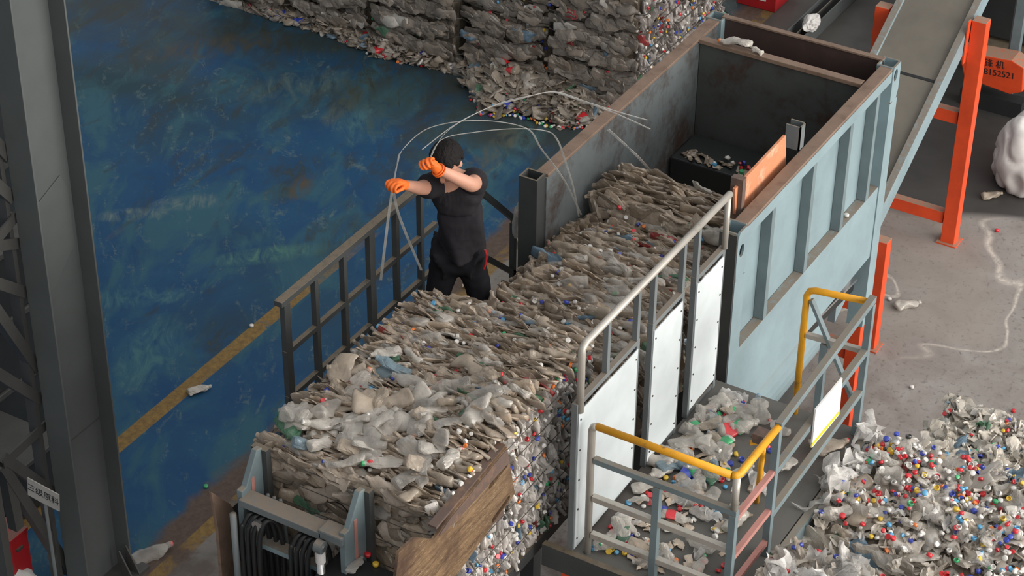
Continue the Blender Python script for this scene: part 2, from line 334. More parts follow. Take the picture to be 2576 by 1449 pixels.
# ------------------------------------------------------------------ floor
def make_floor():
    m, t, b = nodes('painted_concrete'); g = N(t, 'ShaderNodeNewGeometry'); s = N(t, 'ShaderNodeSeparateXYZ'); t.links.new(g.outputs['Position'], s.inputs[0])
    X, Y = s.outputs[0], s.outputs[1]
    big = nz(t, .55, 5, .6); med = nz(t, 2.2, 6, .65, dist=.6); st = nz(t, 1.3, 6, .7, sc3=(.28, 2.4, 1), rot=math.radians(-12)); st2 = nz(t, 1.1, 6, .7, sc3=(2.2, .35, 1), rot=math.radians(25)); fine = nz(t, 22, 4, .7)
    # blue epoxy: worn, wiped and stained
    w1 = nz(t, .75, 6, .62, dist=1.2, sc3=(1, 1.9, 1), rot=math.radians(-28)); w2 = nz(t, 1.7, 7, .68, dist=.8, sc3=(.8, 2.2, 1), rot=math.radians(-10)); w3 = nz(t, .42, 4, .55, dist=.5); w4 = nz(t, 3.2, 6, .7, dist=1.5, sc3=(.7, 1.8, 1), rot=math.radians(-35))
    far_ = mth(t, 'MULTIPLY', mth(t, 'SUBTRACT', X, 12.0), .030)
    c = mixc(t, ramp(t, med, .35, .65), (0.007, 0.050, 0.128), (0.012, 0.066, 0.140))
    c = mixc(t, mth(t, 'MULTIPLY', ramp(t, mth(t, 'ADD', w3, far_), .48, .70), .9), c, (0.018, 0.044, 0.056))
    c = mixc(t, mth(t, 'MULTIPLY', ramp(t, w1, .50, .62), .7), c, (0.030, 0.098, 0.125))
    c = mixc(t, mth(t, 'MULTIPLY', ramp(t, mth(t, 'ADD', w2, far_), .57, .70), .75), c, (0.028, 0.037, 0.036))
    c = mixc(t, mth(t, 'MULTIPLY', ramp(t, mth(t, 'ADD', mth(t, 'MULTIPLY', w4, .7), mth(t, 'MULTIPLY', fine, .3)), .55, .65), .65), c, (0.095, 0.145, 0.140))
    dk = nz(t, .55, 5, .6, dist=.8, sc3=(1, .7, 1), rot=.5)
    c = mixc(t, mth(t, 'MULTIPLY', ramp(t, mth(t, 'ADD', dk, mth(t, 'MULTIPLY', mth(t, 'SUBTRACT', X, 14.3), .06)), .50, .68), .85), c, (0.036, 0.042, 0.034))
    def blot(c_, px, py, la, wa, ang, col, amt, lo=.40, hi=.62):
        q = pt(px, py, z=0); ca, sa = math.cos(ang), math.sin(ang)
        u = mth(t, 'ADD', mth(t, 'MULTIPLY', X, ca/la), mth(t, 'MULTIPLY', Y, sa/la)); v = mth(t, 'ADD', mth(t, 'MULTIPLY', X, -sa/wa), mth(t, 'MULTIPLY', Y, ca/wa))
        u = mth(t, 'SUBTRACT', u, (q.x*ca+q.y*sa)/la); v = mth(t, 'SUBTRACT', v, (-q.x*sa+q.y*ca)/wa)
        d = mth(t, 'ADD', mth(t, 'MULTIPLY', u, u), mth(t, 'MULTIPLY', v, v)); g = ramp(t, d, 1.0, .15)
        return mixc(t, mth(t, 'MULTIPLY', mth(t, 'MULTIPLY', g, ramp(t, w4, lo, hi)), amt), c_, col)
    TEAL = (0.045, 0.13, 0.155); PALE = (0.12, 0.17, 0.16); DKB = (0.026, 0.032, 0.024)
    for a in ((330, 750, .55, .16, -.9, TEAL, .9), (370, 890, .6, .28, .3, TEAL, .9), (330, 540, .35, .12, -.9, PALE, .8), (480, 510, .4, .14, -.9, PALE, .75), (680, 640, .6, .14, -.8, (0.06, .15, .13), .9), (960, 270, .8, .35, .15, (0.05, .13, .155), .95), (880, 250, .7, .12, .1, (.09, .11, .085), .8), (760, 215, .7, .3, -.7, (0.06, .10, .105), .85), (1290, 370, .9, .25, .1, (0.05, .12, .14), .8),
              (730, 90, 1.5, .5, -.9, DKB, .95), (960, 190, .9, .35, .1, DKB, .95), (1010, 250, .8, .2, .1, DKB, .9), (520, 120, .9, .25, -.7, (.06, .055, .045), .8), (740, 450, .5, .25, .2, DKB, .8), (560, 860, .5, .25, .4, DKB, .7), (860, 600, .5, .2, .2, DKB, .7), (1240, 385, .7, .15, .1, (.10, .075, .03), .7), (760, 470, .25, .12, .3, (.09, .06, .03), .8)):
        c = blot(c, *a)
    edge = mth(t, 'ADD', Y, mth(t, 'MULTIPLY', mth(t, 'SUBTRACT', med, .5), .35))
    # dirty strip and grey concrete
    br = mixc(t, ramp(t, fine, .3, .7), (0.065, 0.043, 0.035), (0.10, 0.075, 0.06))
    gr = mixc(t, ramp(t, med, .3, .7), (0.20, 0.18, 0.165), (0.285, 0.27, 0.255)); gr = mixc(t, ramp(t, fine, .55, .75), gr, (0.10, 0.09, 0.08))
    gr = mixc(t, mth(t, 'MULTIPLY', ramp(t, nz(t, 1.7, 5, .6), .5, .62), mth(t, 'MULTIPLY', ramp(t, X, 13.6, 11.5), .9)), gr, (0.115, 0.075, 0.062))
    # white deposits along old puddle rims, right of the press
    rim = nz(t, .75, 2, .5, dist=.3); ln = ramp(t, mth(t, 'ABSOLUTE', mth(t, 'SUBTRACT', rim, .5)), .012, .0)
    inr = mth(t, 'MULTIPLY', ramp(t, X, 13.2, 13.8), ramp(t, X, 15.9, 15.3)); gr = mixc(t, mth(t, 'MULTIPLY', mth(t, 'MULTIPLY', ln, inr), ramp(t, fine, .3, .6)), gr, (0.55, 0.50, 0.44))
    gr = mixc(t, mth(t, 'MULTIPLY', ramp(t, rim, .5, .58), mth(t, 'MULTIPLY', inr, .4)), gr, (0.27, 0.235, 0.20))
    wet = mth(t, 'ADD', mth(t, 'ADD', X, mth(t, 'MULTIPLY', mth(t, 'SUBTRACT', Y, 4.5), .25)), mth(t, 'MULTIPLY', mth(t, 'SUBTRACT', rim, .5), 1.6))
    wf = ramp(t, wet, 15.55, 15.75); gr = mixc(t, wf, gr, mixc(t, ramp(t, med, .3, .7), (0.038, 0.036, 0.034), (0.055, 0.052, 0.05)))
    far = ramp(t, Y, 6.3, 7.0); gr = mixc(t, mth(t, 'MULTIPLY', far, ramp(t, med, .2, .8)), gr, (0.085, 0.080, 0.072))
    c = mixc(t, ramp(t, edge, 7.95, 7.86), c, br); c = mixc(t, ramp(t, edge, 7.62, 7.56), c, gr)
    yel = mixc(t, ramp(t, fine, .35, .65), (0.13, 0.085, 0.035), (0.23, 0.145, 0.045))
    def line(y0, w, wear, xa=99, xb=100):
        d = mth(t, 'ABSOLUTE', mth(t, 'SUBTRACT', Y, y0)); f = mth(t, 'MULTIPLY', ramp(t, d, w+.006, w), ramp(t, mth(t, 'ADD', X, mth(t, 'MULTIPLY', med, 1.5)), xb, xa)); return mth(t, 'MULTIPLY', f, ramp(t, mth(t, 'ADD', med, mth(t, 'MULTIPLY', fine, .4)), wear+.12, wear))
    c = mixc(t, line(8.76, .062, .82, 12.2, 13.6), c, yel); c = mixc(t, line(7.63, .055, .64), c, yel); c = mixc(t, mth(t, 'MULTIPLY', line(10.6, .03, .58, 11.2, 12.4), .5), c, yel)
    t.links.new(c, b.inputs['Base Color']); t.links.new(mth(t, 'SUBTRACT', .72, mth(t, 'MULTIPLY', wf, .25)), b.inputs['Roughness']); b.inputs['Specular IOR Level'].default_value = .3
    bump(t, b, fine, .1, .003)
    o = MB().box(-6, 40, -14, 34, -.2, 0).build('floor', m); o['kind'] = 'structure'
make_floor()
PZ = 2.1                                   # height of the operator platform
# ------------------------------------------------------------------ building column and its lattice
def column():
    t = empty('steel_column', (8.05, 7.9, 0), 'tall grey H-section steel column rising at the left beside the blue floor', 'column')
    xn = pt(119, 700, y=7.8).x; xf = pt(248, 700, y=7.8).x; yb = pt(62, 700, x=xn).y
    zt = 6.6
    MB().box(xn, xn+.014, 7.8, yb, 0, zt).build('flange', M['column'], t, bevel=.003)
    MB().box(xf-.014, xf, 7.8, yb, 0, zt).build('flange', M['column'], t, bevel=.003)
    ym = (7.8+yb)/2+.03
    MB().box(xn+.014, xf-.014, ym, ym+.010, 0, zt).build('web', M['column'], t)
    zb = pt(150, 600, y=ym).z
    MB().prism([(xn+.02, zb-.28), (xn+.02, zb+.22), (xn+.09, zb+.32), (xf-.10, zb+.42), (xf-.05, zb+.30), (xf-.05, zb-.1), (xn+.1, zb-.36)], 'y', ym-.010, ym).build('splice_plate', M['column'], t, bevel=.002)
    for zz in (pt(280, 1060, y=7.83).z, ):
        MB().box(xn+.014, xf-.014, ym-.006, ym, zz, zz+.006).build('weld_seam', M['lattice'], t)
    MB().box(xn-.08, xf+.08, 7.72, yb+.08, 0, .025).build('base_plate', M['lattice'], t)
    for x in (xf-.10, xf-.03): MB().prism([(7.72, .025), (7.8+.02, .025), (7.8+.02, .24)], 'x', x, x+.012).build('gusset', M['lattice'], t)
    # lattice of the double column, reaching towards the left edge of the picture
    L = empty('lattice_bracing', (xn-.3, 8.0, 0), 'zigzag grey angle-bar bracing bolted to the left face of the tall column', 'bracing')
    yl = 8.0
    bars = [((-60, 300), (26, 398)), ((-80, 400), (34, 500)), ((-50, 655), (48, 535)), ((-70, 625), (60, 610)), ((-70, 690), (72, 738)), ((-70, 690), (98, 930)), ((-60, 905), (108, 1008)), ((8, 1168), (116, 1068)), ((8, 1150), (150, 1250)), ((10, 1175), (180, 1440)), ((22, 1190), (50, 1330))]
    for bi, (a, b) in enumerate(bars):
        yl = 8.0+.004*bi; p = pt(*a, y=yl); q = pt(*b, y=yl); d = (q-p).normalized(); w = Vector((0, 1, 0)).cross(d)*.03
        mb = MB(); mb.bar(p, q, .07, .014, up=(0, 1, 0)); mb.bar(p+w+Vector((0, .035, 0)), q+w+Vector((0, .035, 0)), .010, .06, up=(0, 1, 0)); mb.build('brace', M['lattice'], L)
    xl = pt(-30, 1200, y=yl).x
    MB().box(xl-.02, xl+.04, yl-.05, yl+.10, 0, zt).build('chord', M['lattice'], L)
    MB().box(xn-.035, xn-.003, yl-.02, yl+.06, 0, zt).build('chord', M['lattice'], L)
column()

# dark things behind the lattice
t = empty('storage_tank', (10.3, 11.4, 0), 'dark grey round tank in the shade behind the lattice bracing', 'tank')
MB().tube([(10.3, 11.4, 0.05), (10.3, 11.4, 2.6)], .75, 40).build('shell', M['machine'], t, smooth=False)
MB().tube([(10.3, 11.4, 1.2), (10.3, 11.4, 1.26)], .775, 40).build('band', M['lattice'], t)
MB().tube([(10.3, 11.4, 2.6), (10.3, 11.4, 2.66)], .8, 40).build('rim', M['lattice'], t)
MB().box(9.6, 11.0, 10.7, 12.1, 0, .05).build('base', M['machine'], t)
t = empty('filler_crates', (9.1, 10.1, 0), 'stack of dark grey crates added to darken the area behind the lattice bracing', 'crates')  # made-up crates, put in to keep the view behind the lattice dark
for k in range(3):
    MB().box(8.72+.02*k, 9.45-.02*k, 9.35, 11.2, .02+.55*k, .52+.55*k).build('crate_body', M['machine'], t, bevel=.01)
    MB().box(8.70+.02*k, 9.47-.02*k, 9.33, 11.22, .521+.55*k, .569+.55*k).build('crate_rim', M['lattice'], t, bevel=.006)
t = empty('dark_filler_box', (8.45, 9.1, 0), 'low dark grey box added to darken the floor behind the lattice, above the red cabinet', 'bin')  # made-up box, put in to darken the floor seen through the lattice
MB().box(8.22, 8.72, 8.78, 9.7, .02, .42).build('filler_body', M['machine'], t, bevel=.01); MB().box(8.20, 8.74, 8.76, 9.72, .421, .46).build('filler_rim', M['lattice'], t, bevel=.006)
t = empty('red_cabinet', (7.8, 8.5, 0), 'red steel cabinet on the floor left of the tall column', 'cabinet')
k0 = pt(25, 1363, z=.52); k1 = pt(65, 1333, z=.52)
MB().box(k0.x, k1.x+.02, k0.y, k0.y+.55, .03, .52).build('body', M['red'], t, bevel=.008)
MB().box(k0.x-.006, k1.x+.026, k0.y-.006, k0.y+.556, .50, .526).build('lid', M['red'], t, bevel=.004)
MB().box((k0.x+k1.x)/2-.03, (k0.x+k1.x)/2+.03, k0.y-.012, k0.y, .40, .42).build('handle', M['dark'], t)
MB().box(k0.x+.02, k1.x, k0.y+.03, k0.y+.5, 0, .03).build('plinth', M['dark'], t)

def text_mesh(name, body, size, mat, origin, rightv, upv, parent, extrude=.0008):
    c = bpy.data.curves.new(name, 'FONT'); c.body = body; c.size = size; c.extrude = extrude; c.align_x = 'CENTER'; c.align_y = 'CENTER'
    o = bpy.data.objects.new('tmp', c); C.objects.link(o); dg = bpy.context.evaluated_depsgraph_get(); me = bpy.data.meshes.new_from_object(o.evaluated_get(dg)); me.name = name
    bpy.data.objects.remove(o); me.materials.clear(); me.materials.append(mat)
    rv = Vector(rightv).normalized(); uv = Vector(upv); uv = (uv-rv*uv.dot(rv)).normalized(); nv = rv.cross(uv)
    me.transform(Matrix.Translation(Vector(origin)) @ Matrix((rv, uv, nv)).transposed().to_4x4())
    q = bpy.data.objects.new(name, me); C.objects.link(q); q.parent = parent; q.matrix_parent_inverse = Matrix.Translation(-wl(parent)); return q
t = empty('pole_sign', (7.35, 7.92, 0), 'small grey placard with black characters on a thin pole before the column', 'sign')
xs = 7.35; a = pt(69, 1202, x=xs); b = pt(148, 1245, x=xs); c_ = pt(149, 1287, x=xs); d_ = pt(70, 1245, x=xs); d2 = pt(100, 1262, x=xs)
MB().prism([(q.y, q.z) for q in (a, b, c_, d2, d_)], 'x', xs, xs+.006).build('placard', M['signpaper'], t)
pm = pt(113, 1262, x=xs+.012); MB().tube([(xs+.012, pm.y, 0), (xs+.012, pm.y, pm.z+.1)], .011, 10).build('pole', M['grey'], t)
MB().tube([(xs+.012, pm.y, 0), (xs+.012, pm.y, .02)], .12, 20).build('foot', M['grey'], t)
mid = (a+b+c_+d_)/4; text_mesh('lettering', '三级原料', .062, M['ink'], (xs-.001, mid.y, mid.z), b-a, a-d_, t)
def lump(name, centre, size, mat, label, cat, seed, amp=.16, sub=4, flat=True, parent=None, freq=2.2):
    bm = bmesh.new(); bmesh.ops.create_icosphere(bm, subdivisions=sub, radius=1)
    for v in bm.verts:
        n = noise.noise(v.co*freq+Vector((seed*3.1, 0, 0)))+.5*noise.noise(v.co*freq*2.3+Vector((0, seed, 0))); v.co *= 1+amp*n*2
        v.co.z = max(v.co.z, -.72)
        v.co.x *= size[0]; v.co.y *= size[1]; v.co.z *= size[2]
    me = bpy.data.meshes.new(name); bm.to_mesh(me); bm.free(); me.materials.append(mat); me.polygons.foreach_set('use_smooth', [not flat]*len(me.polygons))
    o = bpy.data.objects.new(name, me); C.objects.link(o); o.location = (centre[0], centre[1], centre[2]+.72*size[2])
    if parent: o.parent = parent; o.matrix_parent_inverse = Matrix.Translation(-wl(parent))
    else: tag(o, label, cat)
    return o
q = pt(10, 1465, z=.1); lump('woven_bag', (q.x, q.y, 0), (.16, .20, .16), M['tarp'], 'white woven bag on the floor below the red cabinet at the lower left corner', 'bag', 3, flat=False)

# ------------------------------------------------------------------ the press box of the baler
def hollow(mb, x0, x1, y0, y1, z0, z1, w=.012, front=True):
    mb.box(x0, x0+w, y0, y1, z0, z1).box(x1-w, x1, y0, y1, z0, z1)
    if front: mb.box(x0+w, x1-w, y0, y0+w, z0, z1)
    mb.box(x0+w, x1-w, y1-w, y1, z0, z1).box(x0+w, x1-w, y0+w, y1-w, z0, z1-.26)
    return mb
def holed_plate(xc, zc, x0, x1, z0, z1, y0, y1, ra, rb, n=24):
    """a plate in the x-z plane with an oval hole"""
    mb = MB(); ring = []; outer = []
    for i in range(n):
        a = 2*math.pi*i/n; ca, sa = math.cos(a), math.sin(a); ring.append((xc+ra*ca, zc+rb*sa))
        k = min((x1-xc)/ca if ca > 1e-6 else ((x0-xc)/ca if ca < -1e-6 else 9), (z1-zc)/sa if sa > 1e-6 else ((z0-zc)/sa if sa < -1e-6 else 9)); outer.append((xc+k*ca, zc+k*sa))
    vs = [(x, y, z) for y in (y0, y1) for L_ in (ring, outer) for x, z in L_]; fs = []
    for i in range(n):
        j = (i+1) % n; fs += [(i, j, n+j, n+i), (2*n+i, 3*n+i, 3*n+j, 2*n+j), (i, 2*n+i, 2*n+j, j), (n+i, n+j, 3*n+j, 3*n+i)]
    return mb.add(vs, fs)
TOPZ = 3.07
B = empty('press_box', (11.0, 4.9, 0), 'large open grey-blue steel press box of the baling machine with ribbed right side', 'baler')
def lefwall():
    o = MB().box(9.86, 12.24, 5.52, 5.545, 1.57, TOPZ-.02).build('left_wall', M['inner'], B)
    MB().box(9.87, 12.24, 5.515, 5.60, TOPZ-.02, TOPZ).build('left_wall_flange', M['rusttop'], B, bevel=.003)
    for x in (10.36, 10.97, 11.55): MB().box(x, x+.06, 5.546, 5.60, 1.6, TOPZ-.021).build('rib', M['blue'], B)
lefwall()
def rightwall():
    MB().box(10.0, 12.24, 4.30, 4.32, 1.57, TOPZ-.02).build('right_wall', M['blue'], B)
    MB().box(10.0, 12.23, 4.232, 4.32, TOPZ-.02, TOPZ).build('right_wall_flange', M['rusttop'], B, bevel=.003)
    MB().box(10.0, 12.23, 4.23, 4.30, TOPZ-.10, TOPZ-.021).build('top_rail', M['blue'], B)
    MB().box(10.0, 12.23, 4.23, 4.299, 1.57, 2.15).build('lower_panel', M['blue'], B, bevel=.003)
    for x in (10.37, 10.98, 11.56, 12.00): MB().box(x, x+.05, 4.23, 4.299, 2.151, TOPZ-.101).build('rib', M['railblue'], B, bevel=.002)
rightwall()
MB().box(12.30, 12.32, 4.33, 5.52, 1.57, TOPZ).build('back_wall', M['rustin'], B)
MB().box(12.29, 12.335, 4.33, 5.52, TOPZ, TOPZ+.012).build('back_wall_edge', M['rusttop'], B)
MB().box(11.95, 11.97, 4.33, 5.515, 1.57, TOPZ-.03).build('partition', M['partition'], B)
MB().box(11.925, 11.99, 4.33, 5.515, TOPZ-.03, TOPZ).build('partition_edge', M['rusttop'], B, bevel=.003)
hollow(MB(), 9.76, 9.87, 5.53, 5.66, PZ-.5, TOPZ+.005).build('corner_post', M['dark'], B)
hollow(MB(), 12.24, 12.36, 5.50, 5.62, 0, TOPZ+.005).build('corner_post', M['blue'], B)
for (x0, x1, zb, (hx, hy), mm) in ((12.23, 12.36, .96, (2251, 192), M['blue']), (9.86, 10.00, 1.60, (1866, 630), M['blue'])):
    h = pt(hx, hy, y=4.222); hx_ = min(max(h.x, x0+.05), x1-.05); hollow(MB(), x0, x1, 4.236, 4.345, zb, TOPZ+.005, front=False).build('corner_post', mm, B)
    zt_ = TOPZ+.005; mb = holed_plate(hx_, min(h.z, zt_-.07), x0, x1, h.z-.2, zt_, 4.222, 4.236, .032, .045); mb.box(x0, x1, 4.222, 4.236, zb, h.z-.2); mb.build('post_face_plate', M['blue'], B)
MB().box(9.846, 9.86, 4.225, 4.34, 1.60, TOPZ).build('painted_shade_sheet', M['dark'], B)  # dark sheet paints the shade on the post's near face
for y0 in (4.235, 5.50): MB().box(12.245, 12.355, y0, y0+.10, 0, .95 if y0 < 5 else .02).build('leg', M['orange'], B, bevel=.004)
MB().box(12.26, 12.34, 4.34, 5.49, .62, .74).build('cross_beam', M['orange'], B, bevel=.004)
MB().box(11.55, 11.92, 4.34, 5.50, 2.07, 2.34).build('ram', M['machine'], B, bevel=.01)
MB().box(9.93, 11.94, 4.33, 5.515, 1.98, 2.06).build('floor_plate', M['dark'], B)
Q = empty('chute_bed', (8.0, 4.9, 0), 'dark steel bed of the press chute under the bottle bales', 'chute bed')
MB().box(6.28, 9.74, 4.44, 5.50, 1.98, 2.06).build('bed_plate', M['dark'], Q)
for x in (7.2, 9.4):
    for y in (4.55, 5.30): MB().box(x, x+.1, y, y+.1, 0, 1.975).build('leg', M['dark'], Q)
# hydraulic drive hanging under the box
H = empty('hydraulic_unit', (11.4, 4.7, 0), 'grey-blue cylinder and black hoses under the press box', 'hydraulic unit')
MB().tube([(10.95, 4.72, .86), (12.1, 4.72, .86)], .27, 32, up=(0, 1, 0)).build('cylinder', M['blue'], H, smooth=False)
MB().tube([(10.80, 4.72, .86), (10.95, 4.72, .86)], .31, 32, up=(0, 1, 0)).build('end_cap', M['rubber'], H)
MB().box(11.05, 12.0, 4.55, 4.9, 0, .62).build('stand', M['dark'], H)
a = pt(2010, 845, y=4.33); b = pt(2140, 715, y=4.33); MB().bar(a, b, .05, .09).build('guard_rail', M['rubber'], H); MB().bar(a+Vector((0, -.02, .055)), b+Vector((0, -.02, .055)), .05, .02).build('guard_strip', M['chrome'], H)
for k in range(4):
    MB().tube([(10.9+.05*k, 4.6, .95), (10.75+.05*k, 4.48, 1.15+.03*k), (10.95+.05*k, 4.46, 1.35), (11.1+.05*k, 4.5, 1.56)], .018, 8).build('hose', M['rubber'], H)
# rust-orange side plate standing on the near end of the right wall
t = empty('side_plate', (10.2, 4.28, TOPZ), 'bright rust-orange steel plate on edge between two posts above the press box wall', 'plate')
yy = 4.37; pl = [pt(*a, y=yy) for a in ((1850, 540), (1850, 476), (1978, 340), (1978, 452))]
MB().prism([(p.x, p.z) for p in pl], 'y', yy, yy+.02).build('plate', M['rusty'], t, bevel=.003)
a = pt(1856, 600, y=yy-.01); b = pt(1847, 468, y=yy-.01); MB().box(a.x-.035, a.x+.012, yy-.03, yy+.05, TOPZ-.45, b.z).build('post', M['rustdark'], t)
a = pt(1984, 455, y=yy); b = pt(1984, 330, y=yy); mb = MB(); mb.box(a.x-.005, a.x+.075, yy-.05, yy-.04, TOPZ+.005, b.z).box(a.x-.005, a.x+.005, yy-.05, yy+.05, TOPZ+.005, b.z).box(a.x+.065, a.x+.075, yy-.05, yy+.05, TOPZ+.005, b.z); mb.build('post', M['grey'], t)

# ------------------------------------------------------------------ operator platform
t = empty('operator_platform', (8.8, 3.7, 0), 'raised steel operator platform with littered grey deck beside the press', 'platform')
MB().box(7.90, 9.72, 3.27, 4.23, PZ-.02, PZ).build('deck', M['deck'], t)
mb = MB(); mb.box(7.86, 7.90, 3.24, 4.38, PZ-.14, PZ+.01).build('edge_beam', M['dark'], t)  # darker than the other beams, shade of its near face put into the colour
MB().box(7.9, 9.72, 3.22, 3.26, PZ-.14, PZ).build('edge_beam', M['railblue'], t); MB().box(9.68, 9.72, 3.27, 4.2, PZ-.14, PZ-.021).build('edge_beam', M['railblue'], t)
for x, y in ((7.87, 4.17), (7.87, 3.27), (9.58, 3.27)): MB().box(x, x+.09, y, y+.09, 0, PZ-.141).build('leg', M['orange'], t, bevel=.004)
MB().box(9.58, 9.67, 4.12, 4.21, 0, PZ-.141).build('leg', M['orange'], t)

# yellow and grey safety railing round the platform
R = empty('platform_railing', (8.6, 3.4, PZ), 'yellow-topped pipe railing round the near and right side of the platform', 'railing')
xn = 7.94; yl = 4.14; yr = 3.30
def bend(a, b, c, r, n=6):
    """corner at b rounded"""
    a, b, c = Vector(a), Vector(b), Vector(c); p = b+(a-b).normalized()*r; q = b+(c-b).normalized()*r
    return [p*(1-s)*(1-s)+b*2*s*(1-s)+q*s*s for s in [i/n for i in range(n+1)]]
c0 = (xn, yl, 2.985); c1 = (xn, yr, 2.99)
e = pt(1957, 1075, y=yr); e = Vector((e.x, yr, e.z))
MB().tube([(xn, yl-.03, 2.985)]+[(xn, yr+.03, 2.99)], .021, 14).build('top_pipe', M['yellow'], R, smooth=True)
MB().tube([(xn, yr+.03, 2.99), (xn+.01, yr+.008, 2.99), (xn+.03, yr, 2.99), tuple(e)], .021, 14).build('top_pipe', M['yellow'], R, smooth=True)
MB().tube([(xn, yl, PZ), (xn, yl, 2.95), (xn, yl-.01, 2.975), (xn, yl-.03, 2.985)], .021, 14, up=(0, 1, 0)).build('post', M['silver'], R, smooth=True)
MB().tube([(xn, yr, 2.78), (xn, yr, 2.985)], .020, 14, up=(0, 1, 0)).build('post', M['silver'], R, smooth=True)
for z in (2.76, 2.50, 2.24): MB().bar((xn, yl-.022, z), (xn, yr-.02 if z > 2.7 else yr+.02, z), .035, .035).build('mid_rail', M['silver'] if z < 2.7 else M['railblue'], R, bevel=.002)
pm = pt(1655, 1225, x=xn); MB().box(xn-.02, xn+.02, pm.y-.02, pm.y+.02, PZ, 2.74).build('post', M['railblue'], R, bevel=.002)
MB().box(xn-.02, xn+.02, yr-.02, yr+.02, PZ, 2.742).build('post', M['railblue'], R, bevel=.002)
xb = 9.67
for z in (2.67, 2.40, 2.13+.05): MB().bar((xn+.02, yr, z+.03), (e.x-.02, yr, z+.02), .03, .03).build('mid_rail', M['pink'], R)
for z0, z1 in ((2.99, 3.06), (2.68, 2.71), (2.38, 2.42)): MB().bar((e.x+(.0 if z0 > 2.9 else .02), yr, z0), (xb-.02 if z0 < 2.9 else xb+.02, yr, z1), .04, .04).build('long_rail' if z0 > 2.9 else 'mid_rail', M['railblue'], R, bevel=.002)
for x, z in ((e.x, 2.97), (xb, 3.03)): MB().box(x-.02, x+.02, yr-.02, yr+.02, PZ, z).build('post', M['railblue'], R, bevel=.002)
f0 = pt(2030, 742, x=xb); yf = f0.y
MB().tube([(xb, yr+.02, 3.04), (xb, yf-.05, 3.0), (xb, yf-.015, 2.985), (xb, yf, 2.95), (xb, yf, PZ)], .02, 14, up=(1, 0, 0)).build('top_pipe', M['yellow'], R, smooth=True)
MB().bar((xb, yf-.02, 2.68), (xb, yr+.02, 2.70), .03, .03).build('mid_rail', M['silver'], R)
MB().bar((xb+.0, yf-.03, 2.93), (xb+.0, yr+.03, 2.32), .035, .02).build('brace', M['railblue'], R)
MB().box(xb-.02, xb+.02, 3.53, 3.57, PZ, 2.66).build('post', M['railblue'], R)
# white board hung on the railing
t = empty('safety_board', (9.16, 3.27, 2.5), 'white board with a yellow bottom edge hung on the right railing', 'sign')
pp = [pt(*a, y=3.268) for a in ((2050, 1030), (2117, 950), (2109, 1042), (2040, 1126))]
MB().prism([(p.x, p.z) for p in pp], 'y', 3.262, 3.272).build('board', M['signw'], t)
pq = [pt(*a, y=3.26) for a in ((2041, 1119), (2109, 1036), (2109, 1042), (2040, 1126))]
MB().prism([(p.x, p.z) for p in pq], 'y', 3.258, 3.2615).build('yellow_band', M['signy'], t)
# yellow lever leaning inside the railing
t = empty('yellow_lever', (8.85, 3.5, PZ), 'short yellow steel lever standing on the deck inside the right railing', 'lever')
lb = pt(1903, 1262, z=PZ+.01); lt = pt(1921, 1120, y=3.40); MB().tube([lb, lb.lerp(lt, .5), lt], .016, 10).build('shaft', M['yellow'], t, smooth=True)
MB().bar(lt+Vector((-.02, .07, .0)), lt+Vector((.05, -.03, .02)), .02, .02).build('fork', M['yellow'], t)
MB().box(lt.x-.03, lt.x+.05, lt.y-.02, lt.y+.06, lt.z+.015, lt.z+.075).build('head', M['rustdark'], t, bevel=.005)

# guard rail with three white sheets along the chute
G = empty('guard_railing', (8.8, 4.2, PZ), 'silver handrail with white sheet guards between chute and platform', 'railing')
yg = 4.21
MB().tube([(7.93, yg, 3.05), (7.93, yg, 3.42), (7.935, yg, 3.455), (7.965, yg, 3.475), (8.8, yg, 3.47), (9.66, yg, 3.47)], .021, 14, up=(0, 1, 0)).build('handrail', M['silver'], G, smooth=True)
for x0, x1, zb in ((7.90, 8.60, 2.12), (8.75, 9.14, 2.14), (9.28, 9.66, 2.16)):
    for x in (x0, x1-.035): MB().box(x, x+.035, yg, yg+.035, PZ, 3.08).build('post', M['grey'], G, bevel=.002)
    MB().box(x0, x1, yg, yg+.035, 3.08, 3.11).build('frame_rail', M['grey'], G, bevel=.002)
    MB().box(x0+.036, x1-.036, yg+.005, yg+.03, PZ+.005, PZ+.035).build('frame_rail', M['grey'], G)
    dx = .012; r = random.Random(x0)
    def wob(p, q, n=10): return [(p[0]+(q[0]-p[0])*i/n+r.uniform(-.004, .004), p[1]+(q[1]-p[1])*i/n+r.uniform(-.004, .004)) for i in range(n)]
    cs = [(x0+dx, zb), (x1-.03, zb+.02), (x1-.03, 3.06), (x0+dx, 3.06)]
    poly = wob(cs[0], cs[1])+wob(cs[1], cs[2])+wob(cs[2], cs[3])+wob(cs[3], cs[0])
    s_ = MB().prism(poly, 'y', yg-.006, yg-.0005).build('guard_sheet', M['white'], G); s_['label'] = 'white sheet guard'
    for z in np.linspace(zb+.06, 3.0, 5):
        for x in (x0+dx+.02, x1-.05):
            MB().tube([(x, yg-.010, z), (x, yg-.006, z)], .006, 8).build('rivet', M['dark'], s_)
for x in (8.24, 8.58, 8.77, 9.12, 9.30): MB().box(x-.016, x+.016, yg+.002, yg+.034, 3.11, 3.452).build('upright', M['grey'], G, bevel=.002)
MB().tube([(9.64, yg, 3.11), (9.64, yg, 3.455)], .018, 12, up=(0, 1, 0)).build('upright', M['silver'], G, smooth=True)

